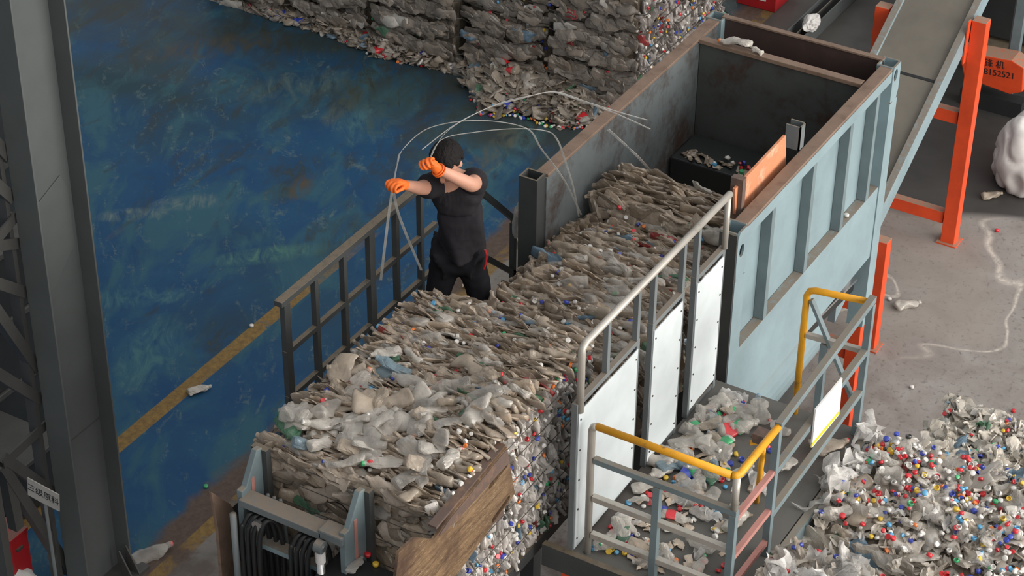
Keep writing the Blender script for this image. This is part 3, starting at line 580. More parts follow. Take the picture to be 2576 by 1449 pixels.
# ------------------------------------------------------------------ left walkway, its railing and stair rail
WZ = 1.95
t = empty('walkway', (9.0, 5.85, 0), 'narrow dark steel walkway left of the chute, under the person', 'walkway')
MB().box(8.05, 9.42, 5.56, 6.17, WZ-.03, WZ).build('deck', M['dark'], t)
for x in (8.1, 9.32):
    for y in (5.6, 6.08): MB().box(x, x+.06, y, y+.06, 0, WZ-.031).build('leg', M['dark'], t)
L = empty('walkway_railing', (8.9, 6.13, WZ), 'dark steel railing with square bars on the left of the person', 'railing')
yf = 6.13; zt = pt(706, 757, y=yf).z
xs0 = pt(707, 757, y=yf).x; xe = pt(1090, 470, y=yf).x+.02
MB().box(xs0-.02, xe, yf-.02, yf+.035, zt-.035, zt).build('top_rail', M['dark'], L, bevel=.002)
for py_, px_ in ((868, 735), (982, 741)):
    z = pt(px_, py_, y=yf).z; MB().box(xs0, xe, yf-.016, yf+.016, z-.035, z).build('mid_rail', M['dark'], L, bevel=.002)
for i, px_ in enumerate((716, 790, 862, 930, 994, 1056)):
    x = pt(px_, 757-(px_-707)*.77+10, y=yf).x; w = .028 if i in (0, 3) else .017
    MB().box(x-w, x+w, yf-.018, yf+.018, WZ, zt-.036).build('post', M['dark'], L, bevel=.002)
S = empty('stair_handrail', (10.2, 6.0, WZ), 'dark sloping stair handrail behind the person by the press box', 'railing')
ys = 6.0; a = pt(1200, 474, y=ys); b = pt(1352, 600, y=ys); MB().bar(a, b, .035, .035).build('handrail', M['dark'], S)
c1_ = pt(1222, 648, y=ys); c2_ = pt(1298, 690, y=ys); MB().bar(c1_, c2_, .035, .035).build('lower_rail', M['dark'], S)
p1 = pt(1291, 560, y=ys); p2 = pt(1298, 690, y=ys); MB().bar((p1.x, ys, .9), p1, .035, .035).build('post', M['dark'], S)
T = empty('walkway_stair', (10.4, 5.8, 0), 'dark steel stair going down behind the walkway', 'stair')
for y in (5.72, 6.04): MB().bar((9.50, y, WZ-.1), (10.9, y, .1), .03, .14).build('stringer', M['dark'], T)
for i in range(7):
    x = 9.55+.17*i; z = WZ-.2-.225*i; MB().box(x, x+.2, 5.73, 6.03, z, z+.02).build('tread', M['dark'], T)

# ------------------------------------------------------------------ conveyor, its orange stand, things at the right
K = empty('belt_conveyor', (14.3, 5.2, 0), 'inclined dusty belt conveyor with grey-blue side channel behind the press box', 'conveyor')
xa, za, xc_, zc = 12.9, .79, 15.9, 2.49; sl = (zc-za)/(xc_-xa); yR = 4.62
xA = 12.75; xZ = 17.2; zf = lambda x: za+(x-xa)*sl
# left edge of the belt: meet the belt plane with two photo points
def onbelt(px, py):
    d = F*FPX+RT*(px-1288)-UP*(py-724.5); nrm = Vector((-sl, 0, 1)); p0 = Vector((xa, 0, za)); s = nrm.dot(p0-CAM)/nrm.dot(d); return CAM+d*s
yLft = (onbelt(2275, 0).y+onbelt(2212, 128).y)/2
MB().prism([(xA, zf(xA)-.03), (xZ, zf(xZ)-.03), (xZ, zf(xZ)-.01), (xA, zf(xA)-.01)], 'y', yR+.06, yLft).build('belt', M['belt'], K)
sp = onbelt(2345, 205).x; MB().prism([(sp, zf(sp)-.012), (sp+.02, zf(sp+.02)-.012), (sp+.02, zf(sp+.02)-.006), (sp, zf(sp)-.006)], 'y', yR+.06, yLft).build('belt_joint', M['rubber'], K)
for y0, y1 in ((yR-.0, yR+.06), (yLft, yLft+.06)): MB().prism([(xA, zf(xA)-.17), (xZ, zf(xZ)-.17), (xZ, zf(xZ)+.02), (xA, zf(xA)+.02)], 'y', y0, y1).build('side_channel', M['blue'], K, bevel=.003)
MB().prism([(xA+.1, zf(xA+.1)-.20), (xZ, zf(xZ)-.20), (xZ, zf(xZ)-.18), (xA+.1, zf(xA+.1)-.18)], 'y', yR+.07, yLft-.01).build('underside_sheet', M['machine'], K)
O = empty('conveyor_stand', (15.03, 4.55, 0), 'tall bright orange square post frame carrying the belt conveyor', 'stand')
p0 = pt(2395, 618, z=0); px0 = p0.x
MB().box(px0-.0, px0+.11, 4.48, 4.60, 0, 2.09).build('post', M['orange'], O, bevel=.004)
MB().box(px0, px0+.11, yLft+.08, yLft+.20, 0, 2.0).build('post', M['orange'], O, bevel=.004)
for z in (.22, 1.18): MB().box(px0+.02, px0+.10, 4.61, yLft+.075, z-.05, z+.06).build('cross_beam', M['orange'], O, bevel=.003)
MB().box(px0-.06, px0-.002, 4.605, 4.615, 1.72, 2.10).build('bracket', M['orange'], O); MB().box(px0-.03, px0+.14, 4.45, 4.63, 0, .012).build('foot_plate', M['orange'], O)
O2 = empty('conveyor_trestle', (13.29, 4.5, 0), 'short orange post under the conveyor right behind the press box', 'stand')
q = pt(2190, 880, z=0); MB().box(q.x, q.x+.10, 4.47, 4.58, 0, 1.0).build('post', M['orange'], O2, bevel=.004); MB().box(q.x-.03, q.x+.13, 4.44, 4.61, 0, .012).build('foot_plate', M['orange'], O2)
MB().box(q.x+.01, q.x+.09, 4.585, yLft+.0, .3, .4).build('cross_beam', M['orange'], O2)
# grey beam on the floor at the top, with a white rag
I = empty('steel_beam', (18.4, 7.1, 0), 'grey-white steel I-beam lying on the floor behind the press box', 'beam')
ya = 7.08; mb = MB().box(17.2, 21, ya-.10, ya+.10, 0, .015).box(17.2, 21, ya-.006, ya+.006, .015, .16); mb.build('web', M['dark'], I); MB().box(17.2, 21, ya-.10, ya-.085, .016, .17).build('flange', M['column'], I); MB().box(17.2, 21, ya+.085, ya+.10, .016, .17).build('flange', M['column'], I)
q = pt(2042, 62, z=.2); lump('rag', (q.x, q.y, .165), (.12, .08, .08), M['tarp'], 'crumpled white rag lying on the grey I-beam', 'rag', 5, .16, freq=1.6)
q = pt(1925, 20, z=.0); t = empty('red_crate', (q.x, q.y, 0), 'red crate on the floor at the top edge beyond the press box', 'crate')
MB().box(q.x-.05, q.x+.5, q.y-.13, q.y+.30, 0, .28).build('body', M['red'], t, bevel=.006); MB().box(q.x-.056, q.x-.05, q.y-.02, q.y+.1, .10, .16).build('handle', M['tarp'], t)
t = empty('red_post', (18.5, 6.0, 0), 'red steel post left of the belt at the top edge', 'post'); q = pt(2262, 25, z=0.3)
MB().box(q.x, q.x+.08, q.y-.05, q.y+.05, 0, 1.6).build('shaft', M['red'], t); MB().box(q.x-.04, q.x+.12, q.y-.09, q.y+.09, 0, .015).build('foot_plate', M['red'], t)
# orange lettered drive housing behind the post
xh = 17.3; A_ = [pt(*a, x=xh) for a in ((2412, 128), (2545, 152), (2576, 172), (2572, 232), (2540, 238), (2425, 196))]
t = empty('drive_housing', (xh, A_[0].y, 0), 'orange-red machine housing with black characters and digits behind the stand', 'machine housing')
MB().prism([(p.y, p.z) for p in A_], 'x', xh, xh+.22).build('body', M['orange'], t, bevel=.01)
MB().box(xh+.05, xh+.2, A_[3].y, A_[0].y-.05, 0, .16).build('base', M['machine'], t)
o1 = pt(2502, 162, x=xh); o2 = pt(2514, 186, x=xh); rv = A_[1]-A_[0]; uv = Vector((0, 0, 1))
text_mesh('lettering', '锋 机', .085, M['ink'], (xh-.002, o1.y, o1.z), rv, uv, t); text_mesh('digits', '8152521', .085, M['ink'], (xh-.002, o2.y, o2.z), rv, uv, t)
t = empty('machine_frame', (18.0, 4.9, 0), 'dark machine with grey-blue leaning legs at the upper right corner', 'machine')
MB().box(18.3, 20.5, 3.2, 6.3, .25, 1.0).build('body', M['machine'], t, bevel=.02); MB().box(18.0, 20.5, 3.2, 6.2, .0, .22).build('base', M['dark'], t)
q = pt(2533, 238, z=0); MB().box(q.x, q.x+.08, q.y-.045, q.y+.045, 0, 1.75).build('leg', M['railblue'], t, bevel=.003); MB().box(q.x-.004, q.x+.09, q.y+.045, q.y+.055, 0, 1.75).build('leg_web', M['dark'], t)
q2 = pt(2515, 140, z=0); MB().box(q2.x, q2.x+.05, q2.y-.03, q2.y+.03, 0, 1.5).build('leg', M['railblue'], t)
MB().box(q.x-.05, q.x+1.2, q.y-.5, q.y+.05, 1.75, 2.05).build('hopper', M['blue'], t, bevel=.01)
MB().tube([(18.4, 3.3, 1.05), (18.4, 6.2, 1.05)], .10, 20).build('roller', M['rubber'], t)
# white bulk bag at the right edge
def bulk_bag():
    q = pt(2545, 492, z=0); c = Vector((q.x+.36, q.y-.06, 0)); t = empty('bulk_bag', c, 'large white woven bulk bag slumped on the wet floor at the right edge', 'bag')
    bm = bmesh.new(); bmesh.ops.create_icosphere(bm, subdivisions=5, radius=1)
    for v in bm.verts:
        p = v.co.copy(); n = noise.noise(p*1.7+Vector((4, 1, 2))); f = noise.noise(p*3.5+Vector((7, 0, 0)))
        s = 1.04+.20*noise.noise(p*1.1+Vector((3, 5, 1)))-.42*(.22-min(.22, abs(noise.noise(p*1.9+Vector((2, 7, 3))))))+.05*f; v.co = Vector((p.x*.40*s, p.y*.34*s, (p.z if p.z > -.55 else -.55)*.42*s))
        if p.z < -.5: v.co.z = -.23
    me = bpy.data.meshes.new('body'); bm.to_mesh(me); bm.free(); me.materials.append(M['tarp']); me.polygons.foreach_set('use_smooth', [True]*len(me.polygons))
    o = bpy.data.objects.new('body', me); C.objects.link(o); o.parent = t; o.location = (0, 0, .235)
    MB().tube([c+Vector((-.12, -.2, .5)), c+Vector((-.2, -.22, .66)), c+Vector((-.05, -.25, .62)), c+Vector((0, -.2, .5))], .012, 8).build('lifting_loop', M['tarp'], t, smooth=True)
bulk_bag()

# ------------------------------------------------------------------ clamp with hoses in front of the bale (bottom)
D = empty('hydraulic_clamp', (6.7, 5.15, 0), 'grey steel clamp frame with hanging hoses and a chrome rod before the bale', 'hydraulic clamp')
xd = 6.62; tl = pt(600, 1262, x=xd); tr = pt(806, 1345, x=xd); zt = (tl.z+tr.z)/2
MB().box(xd, xd+.10, tr.y, tl.y, zt-.035, zt+.01).build('cross_head', M['grey'], D, bevel=.004)
for y0, y1 in ((tl.y-.01, tl.y+.025), (tr.y-.135, tr.y-.10)):
    MB().prism([(xd+.02, 2.06), (xd+.21, 2.06), (xd+.21, zt+.21), (xd+.165, zt+.22), (xd+.06, zt+.05), (xd+.02, zt+.05)], 'y', y0, y1).build('side_plate', M['railblue'], D, bevel=.004)
    MB().box(xd+.10, xd+.125, y0-.004, y0-.0005, 2.1, zt+.08).build('rust_stripe', M['pink'], D)
    MB().box(xd+.20, xd+.24, y0-.03, y1+.03, 2.06, zt+.20).build('guide', M['dark'], D)
MB().box(xd+.02, xd+.09, tr.y-.10, tl.y, zt-.28, zt-.25).build('cross_tie', M['blue'], D)
MB().box(xd+.0, xd+.10, tr.y-.13, tr.y+.02, zt-.03, zt+.03).build('lug_block', M['grey'], D, bevel=.01)
cy = tr.y-.03; xr = xd-.03; pr = pt(805, 1375, x=xr); cy = pr.y
MB().tube([(xr, cy-.022, pr.z), (xr, cy+.022, pr.z)], .035, 20, up=(0, 0, 1)).build('rod_eye', M['grey'], D); MB().tube([(xr, cy-.03, pr.z), (xr, cy+.03, pr.z)], .016, 14).build('pin', M['chrome'], D)
MB().tube([(xr, cy, pr.z-.03), (xr, cy, pr.z-.10)], .026, 16, up=(0, 1, 0)).build('rod_collar', M['tarp'], D); MB().tube([(xr, cy, pr.z-.10), (xr, cy, 2.0)], .021, 16, up=(0, 1, 0)).build('rod', M['chrome'], D, smooth=True)
mb_y = tl.y-.12; MB().tube([(xd-.02, mb_y, zt-.10), (xd+.0, mb_y, zt-.10)], .03, 16, up=(0, 0, 1)).build('pin_washer', M['chrome'], D)
def hose(y0, k, dx=0): 
    return [(xd-.03-dx, y0, 1.9), (xd-.03-dx, y0, zt-.22-.02*k), (xd-.015-dx, y0-.01, zt-.12), (xd+.02, y0-.03, zt-.07), (xd+.06, y0-.045-.006*k, zt-.12), (xd+.08, y0-.05-.006*k, zt-.30), (xd+.08, y0-.06, 2.06)]
def smoothc(P, n=6):
    P = [Vector(p) for p in P]; out = []
    for i in range(len(P)-1):
        p0 = P[max(i-1, 0)]; p1 = P[i]; p2 = P[i+1]; p3 = P[min(i+2, len(P)-1)]
        for j in range(n): s = j/n; out.append(.5*((2*p1)+(p2-p0)*s+(2*p0-5*p1+4*p2-p3)*s*s+(3*p1-p0-3*p2+p3)*s**3))
    return out+[P[-1]]
for k in range(4): MB().tube(smoothc(hose(tl.y-.03-.036*k, k)), .0135, 8, up=(0, 1, .01)).build('hose', M['rubber'], D, smooth=True)
for k in range(4): MB().tube(smoothc(hose(tr.y+.17-.033*k, k)), .0135, 8, up=(0, 1, .01)).build('hose', M['rubber'], D, smooth=True)
for k in range(3): MB().tube(smoothc([(xd+.14, tl.y-.08-.04*k, zt-.02), (xd+.15, tl.y-.09-.04*k, zt-.2), (xd+.15, tl.y-.11-.05*k, 2.06)]), .010, 8, up=(0, 1, .01)).build('hose', M['grey'], D, smooth=True)
MB().tube([(xd-.04, tl.y+.01, 1.9), (xd-.04, tl.y+.01, zt-.06)], .018, 12, up=(0, 1, 0)).build('hose', M['grey'], D, smooth=True)
# side flaps of the chute: scratched rust plate on the right, dusty one on the left
t = empty('right_flap', (7.0, 4.4, 2.8), 'scratched brown rusty steel flap with two slots at the side of the bale', 'plate')
def slotted():
    yy = 4.37; out = [pt(*a, y=yy) for a in ((1000, 1388), (1040, 1352), (1088, 1356), (1128, 1300), (1272, 1124), (1292, 1240), (1150, 1440), (1080, 1500), (990, 1470))]
    poly = [Vector((p.x, p.z, 0)) for p in out]; slots = []
    for (a, b) in (((1230, 1222), (1270, 1170)), ((1238, 1306), (1276, 1252))):
        A1 = pt(*a, y=yy); B1 = pt(*b, y=yy); p = Vector((A1.x, A1.z)); q = Vector((B1.x, B1.z)); d = (q-p).normalized(); n = Vector((-d.y, d.x)); r = .016
        slots.append([p+n*r*math.cos(t_)-d*r*math.sin(t_) for t_ in np.linspace(0, math.pi, 7)]+[q-n*r*math.cos(t_)+d*r*math.sin(t_) for t_ in np.linspace(0, math.pi, 7)])
    c = bpy.data.curves.new('flap', 'CURVE'); c.dimensions = '2D'; c.fill_mode = 'BOTH'; c.extrude = .008
    for P_ in [[(v.x, v.y) for v in poly]]+[[(v.x, v.y) for v in s] for s in slots]:
        s = c.splines.new('POLY'); s.points.add(len(P_)-1); s.use_cyclic_u = True
        for i, v in enumerate(P_): s.points[i].co = (v[0], v[1], 0, 1)
    o = bpy.data.objects.new('tmp', c); C.objects.link(o); me = bpy.data.meshes.new_from_object(o.evaluated_get(bpy.context.evaluated_depsgraph_get())); bpy.data.objects.remove(o)
    me.transform(Matrix(((1, 0, 0, 0), (0, 0, -1, yy), (0, 1, 0, 0), (0, 0, 0, 1)))); me.materials.clear(); me.materials.append(M['scratched'])
    o = bpy.data.objects.new('plate', me); C.objects.link(o); o.parent = t; o.matrix_parent_inverse = Matrix.Translation(-t.location)
    a = pt(1130, 1330, y=yy); b = pt(1268, 1170, y=yy); c3 = pt(1280, 1300, y=yy); d3 = pt(1170, 1400, y=yy); MB().prism([(v.x, v.z) for v in (a, b, c3, d3)], 'y', yy+.03, yy+.04).build('dark_backing', M['rustdark'], t)  # dark sheet added behind the slots so they read dark
    MB().prism([(v.x, v.z) for v in (pt(*a_, y=yy) for a_ in ((1100, 1345), (1128, 1302), (1270, 1128), (1277, 1160), (1200, 1245), (1140, 1312)))], 'y', yy-.0125, yy-.0085).build('dark_band', M['rustdark'], t)  # darker band along the upper edge of the flap
    a = pt(1100, 1330, y=yy); b = pt(1275, 1122, y=yy); MB().bar(a+Vector((0, .03, .0)), b+Vector((0, .03, .0)), .05, .014).build('top_edge', M['rustdark'], t)
slotted()
t = empty('left_flap', (6.9, 5.7, 2.3), 'dusty brown steel flap standing left of the hydraulic clamp', 'plate')
yy = 5.62; P_ = [pt(*a, y=yy) for a in ((532, 1238), (580, 1268), (600, 1300), (600, 1400), (640, 1470), (560, 1470), (548, 1330))]
MB().prism([(p.x, p.z) for p in P_], 'y', yy, yy+.02).build('plate', M['rusttop'], t, bevel=.004); MB().box(P_[2].x-.02, P_[2].x+.04, yy+.021, yy+.06, 0, 2.6).build('post', M['dark'], t)
t = empty('chute_door', (6.5, 4.6, 2.0), 'dark steel door plate with scattered caps at the near end of the chute', 'plate')
dz = 2.62; q0 = pt(890, 1350, z=dz); q1 = pt(1085, 1440, z=dz); MB().box(6.25, 6.78, q1.y-.02, q0.y, dz-.05, dz).build('top_plate', M['rubber'], t, bevel=.004)
MB().box(6.30, 6.74, q1.y, q0.y-.02, 2.062, dz-.051).build('body', M['dark'], t)

# ------------------------------------------------------------------ bales of compressed bottles
def core_block(name, x0, x1, y0, y1, z0, z1, mat, parent, amp=.02, seed=1, wires=None, n=26, topf=None):
    bm = bmesh.new(); bmesh.ops.create_cube(bm, size=1); bmesh.ops.subdivide_edges(bm, edges=bm.edges[:], cuts=n, use_grid_fill=True)
    for v in bm.verts:
        u = v.co.copy(); r = .04
        p = Vector((x0+(u.x+.5)*(x1-x0), y0+(u.y+.5)*(y1-y0), z0+(u.z+.5)*(z1-z0)))
        nn = noise.noise(p*6+Vector((seed, 0, 0)))*amp; edge = sum(abs(c) > .47 for c in u)
        d = Vector((np.sign(u.x) if abs(u.x) > .499 else 0, np.sign(u.y) if abs(u.y) > .499 else 0, np.sign(u.z) if u.z > .499 else 0))
        p += d*(nn-(.025 if edge > 1 else 0))
        if topf and u.z > 0: p.z += topf(p.x, p.y)*(u.z*2)
        v.co = p
    me = bpy.data.meshes.new(name); bm.to_mesh(me); bm.free(); me.materials.append(mat); o = bpy.data.objects.new(name, me); C.objects.link(o)
    o.parent = parent; o.matrix_parent_inverse = Matrix.Translation(-wl(parent)); return o
M['core'] = paint('packed_plastic_core', (0.26, 0.22, 0.17), rust=(.12, .10, .08), amt=.6, scale=14)  # brownish core that closes the gaps between packed bottles
def pick(r): return LO[int(r.integers(len(LO)))]
def face_items(r, face, x0, x1, y0, y1, z0, z1, du, dv, size=(.17, .25), topf=None, lean=(.1, 1.0), depth=.02, long_jit=.35, base=(.47, .375, .28), prob=1.0, bulge=None, out=.0, thinup=False):
    I = []
    if face == 'top': U = (x0, x1); V = (y0, y1)
    elif face in ('-y', '+y'): U = (x0, x1); V = (z0, z1)
    else: U = (y0, y1); V = (z0, z1)
    nu = max(1, int((U[1]-U[0])/du)); nv = max(1, int((V[1]-V[0])/dv))
    for i in range(nu):
        for j in range(nv):
            if r.random() > prob: continue
            u = U[0]+(i+r.uniform(0, 1))*(U[1]-U[0])/nu; v = V[0]+(j+r.uniform(0, 1))*(V[1]-V[0])/nv; s = r.uniform(*size); dd = -r.uniform(-.3, 1)*depth+out
            if face == 'top':
                z = z1+dd+(topf(u, v) if topf else 0); p = (u, v, z); l = np.array([r.normal(0, .20), 1*r.choice([-1, 1]), r.normal(0, .08)]); a = r.uniform(*lean); n = np.array([math.cos(a), r.normal(0, .2), math.sin(a)])
                e_ = min(v-y0, y1-v, u-x0, x1-u); p = (u, v, z-max(0, .07-e_)*.45)
            elif face == '-y':
                v = min(v, z1-s*.42); p = (u, y0-dd, v); k = r.uniform(-1, 1); l = np.array([r.normal(0, .2), r.normal(0, .45), r.choice([-1, 1])]); n = np.array([1, r.uniform(-.9, .9), r.normal(0, .25)])
            elif face == '+y':
                v = min(v, z1-s*.55); p = (u, y1+dd-.02, v); l = np.array([r.normal(0, .2), r.normal(0, .45), 1.]); n = np.array([1, r.uniform(-.7, .7), r.normal(0, .2)])
            else:
                off = bulge(u, v) if bulge else 0; p = (x0-dd-off, u, v); l = np.array([r.normal(0, .1), r.choice([-1, 1]), r.normal(0, long_jit*.5)]); n = np.array([-1, r.normal(0, .25), r.normal(.25, .35)])
            I.append((pick(r), frame(l, n), s, np.array(p), tint(r, base=base)))
    return I
def rot_rand(r, tilt=.35):
    a = r.uniform(0, 2*math.pi); l = np.array([math.cos(a), math.sin(a), r.normal(0, tilt)]); n = np.array([r.normal(0, tilt), r.normal(0, tilt), 1.0]); return frame(l, n)
def cap_items(r, pts_n, s=.030):
    return [(CAPA, frame(np.array([r.normal(), r.normal(), r.normal()]), np.array(n)+r.normal(0, .45, 3)), s*r.uniform(.85, 1.2), np.array(p), CAPC[capcol(r)]) for p, n in pts_n]
M['wire'] = paint('thin_dark_wire', (0.07, 0.06, 0.05), amt=.2)
def loops(parent, x0, x1, y0, y1, zs, off=.012, sag=0, r=.0025):
    for z in zs:
        P = []; k = 10
        for i in range(k): P.append((x0+(x1-x0)*i/k, y0-off, z))
        for i in range(k): P.append((x1+off, y0+(y1-y0)*i/k, z))
        for i in range(k): P.append((x1-(x1-x0)*i/k, y1+off, z))
        for i in range(k): P.append((x0-off, y1-(y1-y0)*i/k, z-sag*4*(i/k)*(1-i/k)))
        MB().tube(P, r, 5, closed=True).build('baling_wire', M['wire'], parent)
def put_parts(r, parent, spots, kind):
    for p, A, tn, cp in spots:
        if kind == 'bottle': put_bottle(p, A, r.uniform(.75, 1.05), tn, cp, parent=parent, r=r)
        else: put_cap(p, A, cp, parent=parent, s=r.uniform(.9, 1.15))
TN = ['clear', 'dusty', 'milky', 'green', 'blue-tinted']
def rt(r, p=(.36, .42, .18, .02, .02)): return TN[r.choice(5, p=p)]

# bale 1: the finished bale at the near end of the chute
r = np.random.default_rng(11)
FB = dict(x0=6.90, x1=8.50, y0=4.46, y1=5.50, z0=2.065, z1=3.04)
def ftop(x, y): return .10*max(0, (5.0-y)/.55)*min(1, max(0, (x-7.0)/.5))-.07*max(0, (7.15-x)/.3)+.02*noise.noise(Vector((x*4, y*4, 0)))
b1 = empty('bottle_bale', (7.7, 4.98, 2.065), 'sunlit block of crushed clear bottles sticking out of the chute end', 'bale')
core_block('compressed_core', FB['x0']+.02, FB['x1']-.02, FB['y0']+.03, FB['y1']-.03, FB['z0'], FB['z1']-.04, M['core'], b1, topf=ftop, seed=3)
I = face_items(r, 'top', topf=ftop, du=.022, dv=.085, size=(.13, .22), **FB)
I += face_items(r, '-y', du=.028, dv=.065, size=(.07, .15), depth=.03, base=(.74, .69, .64), **FB)  # right face tinted lighter than the top, side light put into the colour
I += face_items(r, '-x', du=.10, dv=.06, size=(.15, .24), depth=.05, **FB)
I += face_items(r, '+y', du=.08, dv=.10, size=(.15, .24), **FB)
F2 = dict(FB); F2['x0'] = FB['x1']; I += [(a, A @ np.eye(3), s*.65, np.array((FB['x1']+(FB['x1']-p[0])*0+abs(FB['x1']-p[0]), p[1], p[2])), c) for a, A, s, p, c in face_items(r, '-x', du=.12, dv=.08, **F2)]
mass('packed_bottles', I, P_STUFF, b1)
sp = []
for k in range(250):
    x = r.uniform(6.95, 8.48); z = r.uniform(2.1, 3.1); sp.append(((x, FB['y0']-.022-r.uniform(0, .02), z), (0, -1, .1)))
for k in range(120): sp.append(((r.uniform(6.9, 8.45), r.uniform(4.5, 5.45), 0), (0, 0, 1)))
sp = [((p[0], p[1], p[2] if p[2] else FB['z1']+ftop(p[0], p[1])+.025), n) for p, n in sp]
ci = cap_items(r, sp, .024); mass('embedded_caps', ci[100:], P_CAPS, b1)
for (a, A, s, p, c) in ci[:100]:
    cn = [k for k, v in CAPC.items() if v == c][0]; put_cap(p, A[:, 2], cn, parent=b1, s=s/.030)
for k in range(100):
    x = r.uniform(6.95, 8.45); y = r.uniform(4.5, 5.46); a = r.uniform(.3, 1.3); A = frame(np.array([r.normal(0, .5), 1, r.normal(0, .15)]), np.array([math.cos(a), r.normal(0, .3), math.sin(a)]))
    put_bottle((x, y, FB['z1']+ftop(x, y)+.012), A, r.uniform(.6, .95), rt(r), capcol(r) if r.random() < .18 else None, parent=b1, r=r)
for k in range(58):
    x = 6.93+abs(r.normal(0, .42)); y = r.uniform(4.52, 5.48)
    if x > 7.95: x = r.uniform(6.95, 7.6)
    tn = rt(r, (.30, .34, .32, .02, .02)); cp = capcol(r) if r.random() < .4 else None
    put_bottle((x, y, FB['z1']+ftop(x, y)+.045), rot_rand(r, .28), r.uniform(.72, 1.08), tn, cp, label=f"loose {tn} bottle{', '+cp+' cap' if cp else ''}, on the sunlit bale "+('at its near edge' if x < 7.15 else 'towards the left edge' if y > 5.15 else 'towards the right edge' if y < 4.8 else 'in the middle of its near half'), group='loose bottles on the sunlit bale', r=r)
loops(b1, FB['x0'], FB['x1'], FB['y0'], FB['y1'], [2.24, 2.40, 2.56, 2.72, 2.86, 2.98], off=.045)

# material still in the chute
def ctop(x, y):
    return -.02+.05*noise.noise(Vector((x*2.3, y*2, 3)))-.09*max(0, (y-5.15)/.3)+(-.40*math.exp(-((x-8.60)/.30)**2))*min(1, max(0, (5.5-y)/.4))+.03*math.sin(x*21+y*2)*.5
CB = dict(x0=8.66, x1=10.26, y0=4.42, y1=5.46, z0=2.065, z1=2.66)
b2 = empty('bottle_bale', (9.5, 4.93, 2.065), 'shaded layered mass of crushed bottles in the chute behind the white sheets', 'bale')
core_block('compressed_core', CB['x0'], CB['x1'], CB['y0']+.03, CB['y1']-.03, CB['z0'], CB['z1']-.05, M['core'], b2, topf=ctop, seed=5)
I = face_items(r, 'top', topf=ctop, du=.021, dv=.09, lean=(-.15, .75), depth=.05, size=(.15, .24), **CB)
I += face_items(r, '-y', du=.05, dv=.10, size=(.12, .2), **CB); I += face_items(r, '+y', du=.07, dv=.10, **CB); I += face_items(r, '-x', du=.11, dv=.08, **CB)
mass('packed_bottles', I, P_STUFF, b2)
ci = cap_items(r, [((x, y, CB['z1']+ctop(x, y)+.03), (0, 0, 1)) for x, y in zip(r.uniform(8.7, 10.2, 150), r.uniform(4.5, 5.4, 150))], .028); mass('embedded_caps', ci, P_CAPS, b2)
for k in range(70):
    x = r.uniform(8.65, 10.08); y = r.uniform(4.5, 5.36); a = r.uniform(.2, 1.2); A = frame(np.array([r.normal(0, .3), 1, r.normal(0, .12)]), np.array([math.cos(a), r.normal(0, .3), math.sin(a)]))
    put_bottle((x, y, CB['z1']+ctop(x, y)+.022), A, r.uniform(.7, 1.1), rt(r), capcol(r) if r.random() < .3 else None, parent=b2, r=r)
b3 = empty('bottle_bale', (10.4, 4.93, 2.065), 'dark block of pressed bottles deepest inside the press box', 'bale')
DB = dict(x0=10.32, x1=10.76, y0=4.40, y1=5.44, z0=2.065, z1=2.73)
core_block('compressed_core', DB['x0']+.02, DB['x1'], DB['y0']+.02, DB['y1']-.02, DB['z0'], DB['z1']-.03, M['core'], b3, seed=8)
I = face_items(r, 'top', du=.05, dv=.11, **DB)+face_items(r, '-x', du=.10, dv=.055, size=(.15, .24), **DB)+face_items(r, '+y', du=.08, dv=.1, **DB); mass('packed_bottles', I, P_STUFF, b3)
mass('embedded_caps', cap_items(r, [((10.29, r.uniform(4.45, 5.35), r.uniform(2.5, 2.72)), (-1, 0, .2)) for k in range(16)], .028), P_CAPS, b3)
for k in range(7):
    put_bottle((10.30, r.uniform(4.5, 5.3), r.uniform(2.55, 2.73)), frame(np.array([0, 1, r.normal(0, .2)]), np.array([-1, 0, r.uniform(.3, 1)])), r.uniform(.7, 1), rt(r), capcol(r) if r.random() < .5 else None, parent=b3, r=r)
o = mass('ram_litter', [(pick(r), rot_rand(r), r.uniform(.05, .10), np.array((r.uniform(11.57, 11.66), r.uniform(4.45, 5.42), 2.355)), tint(r, .5, .9)) for k in range(70)]+cap_items(r, [((r.uniform(11.56, 11.7), r.uniform(4.5, 5.3), 2.37), (0, 0, 1)) for k in range(30)]), P_CAPS, None, 'strip of caps and bottle scraps lying on the press ram inside the box', 'litter')

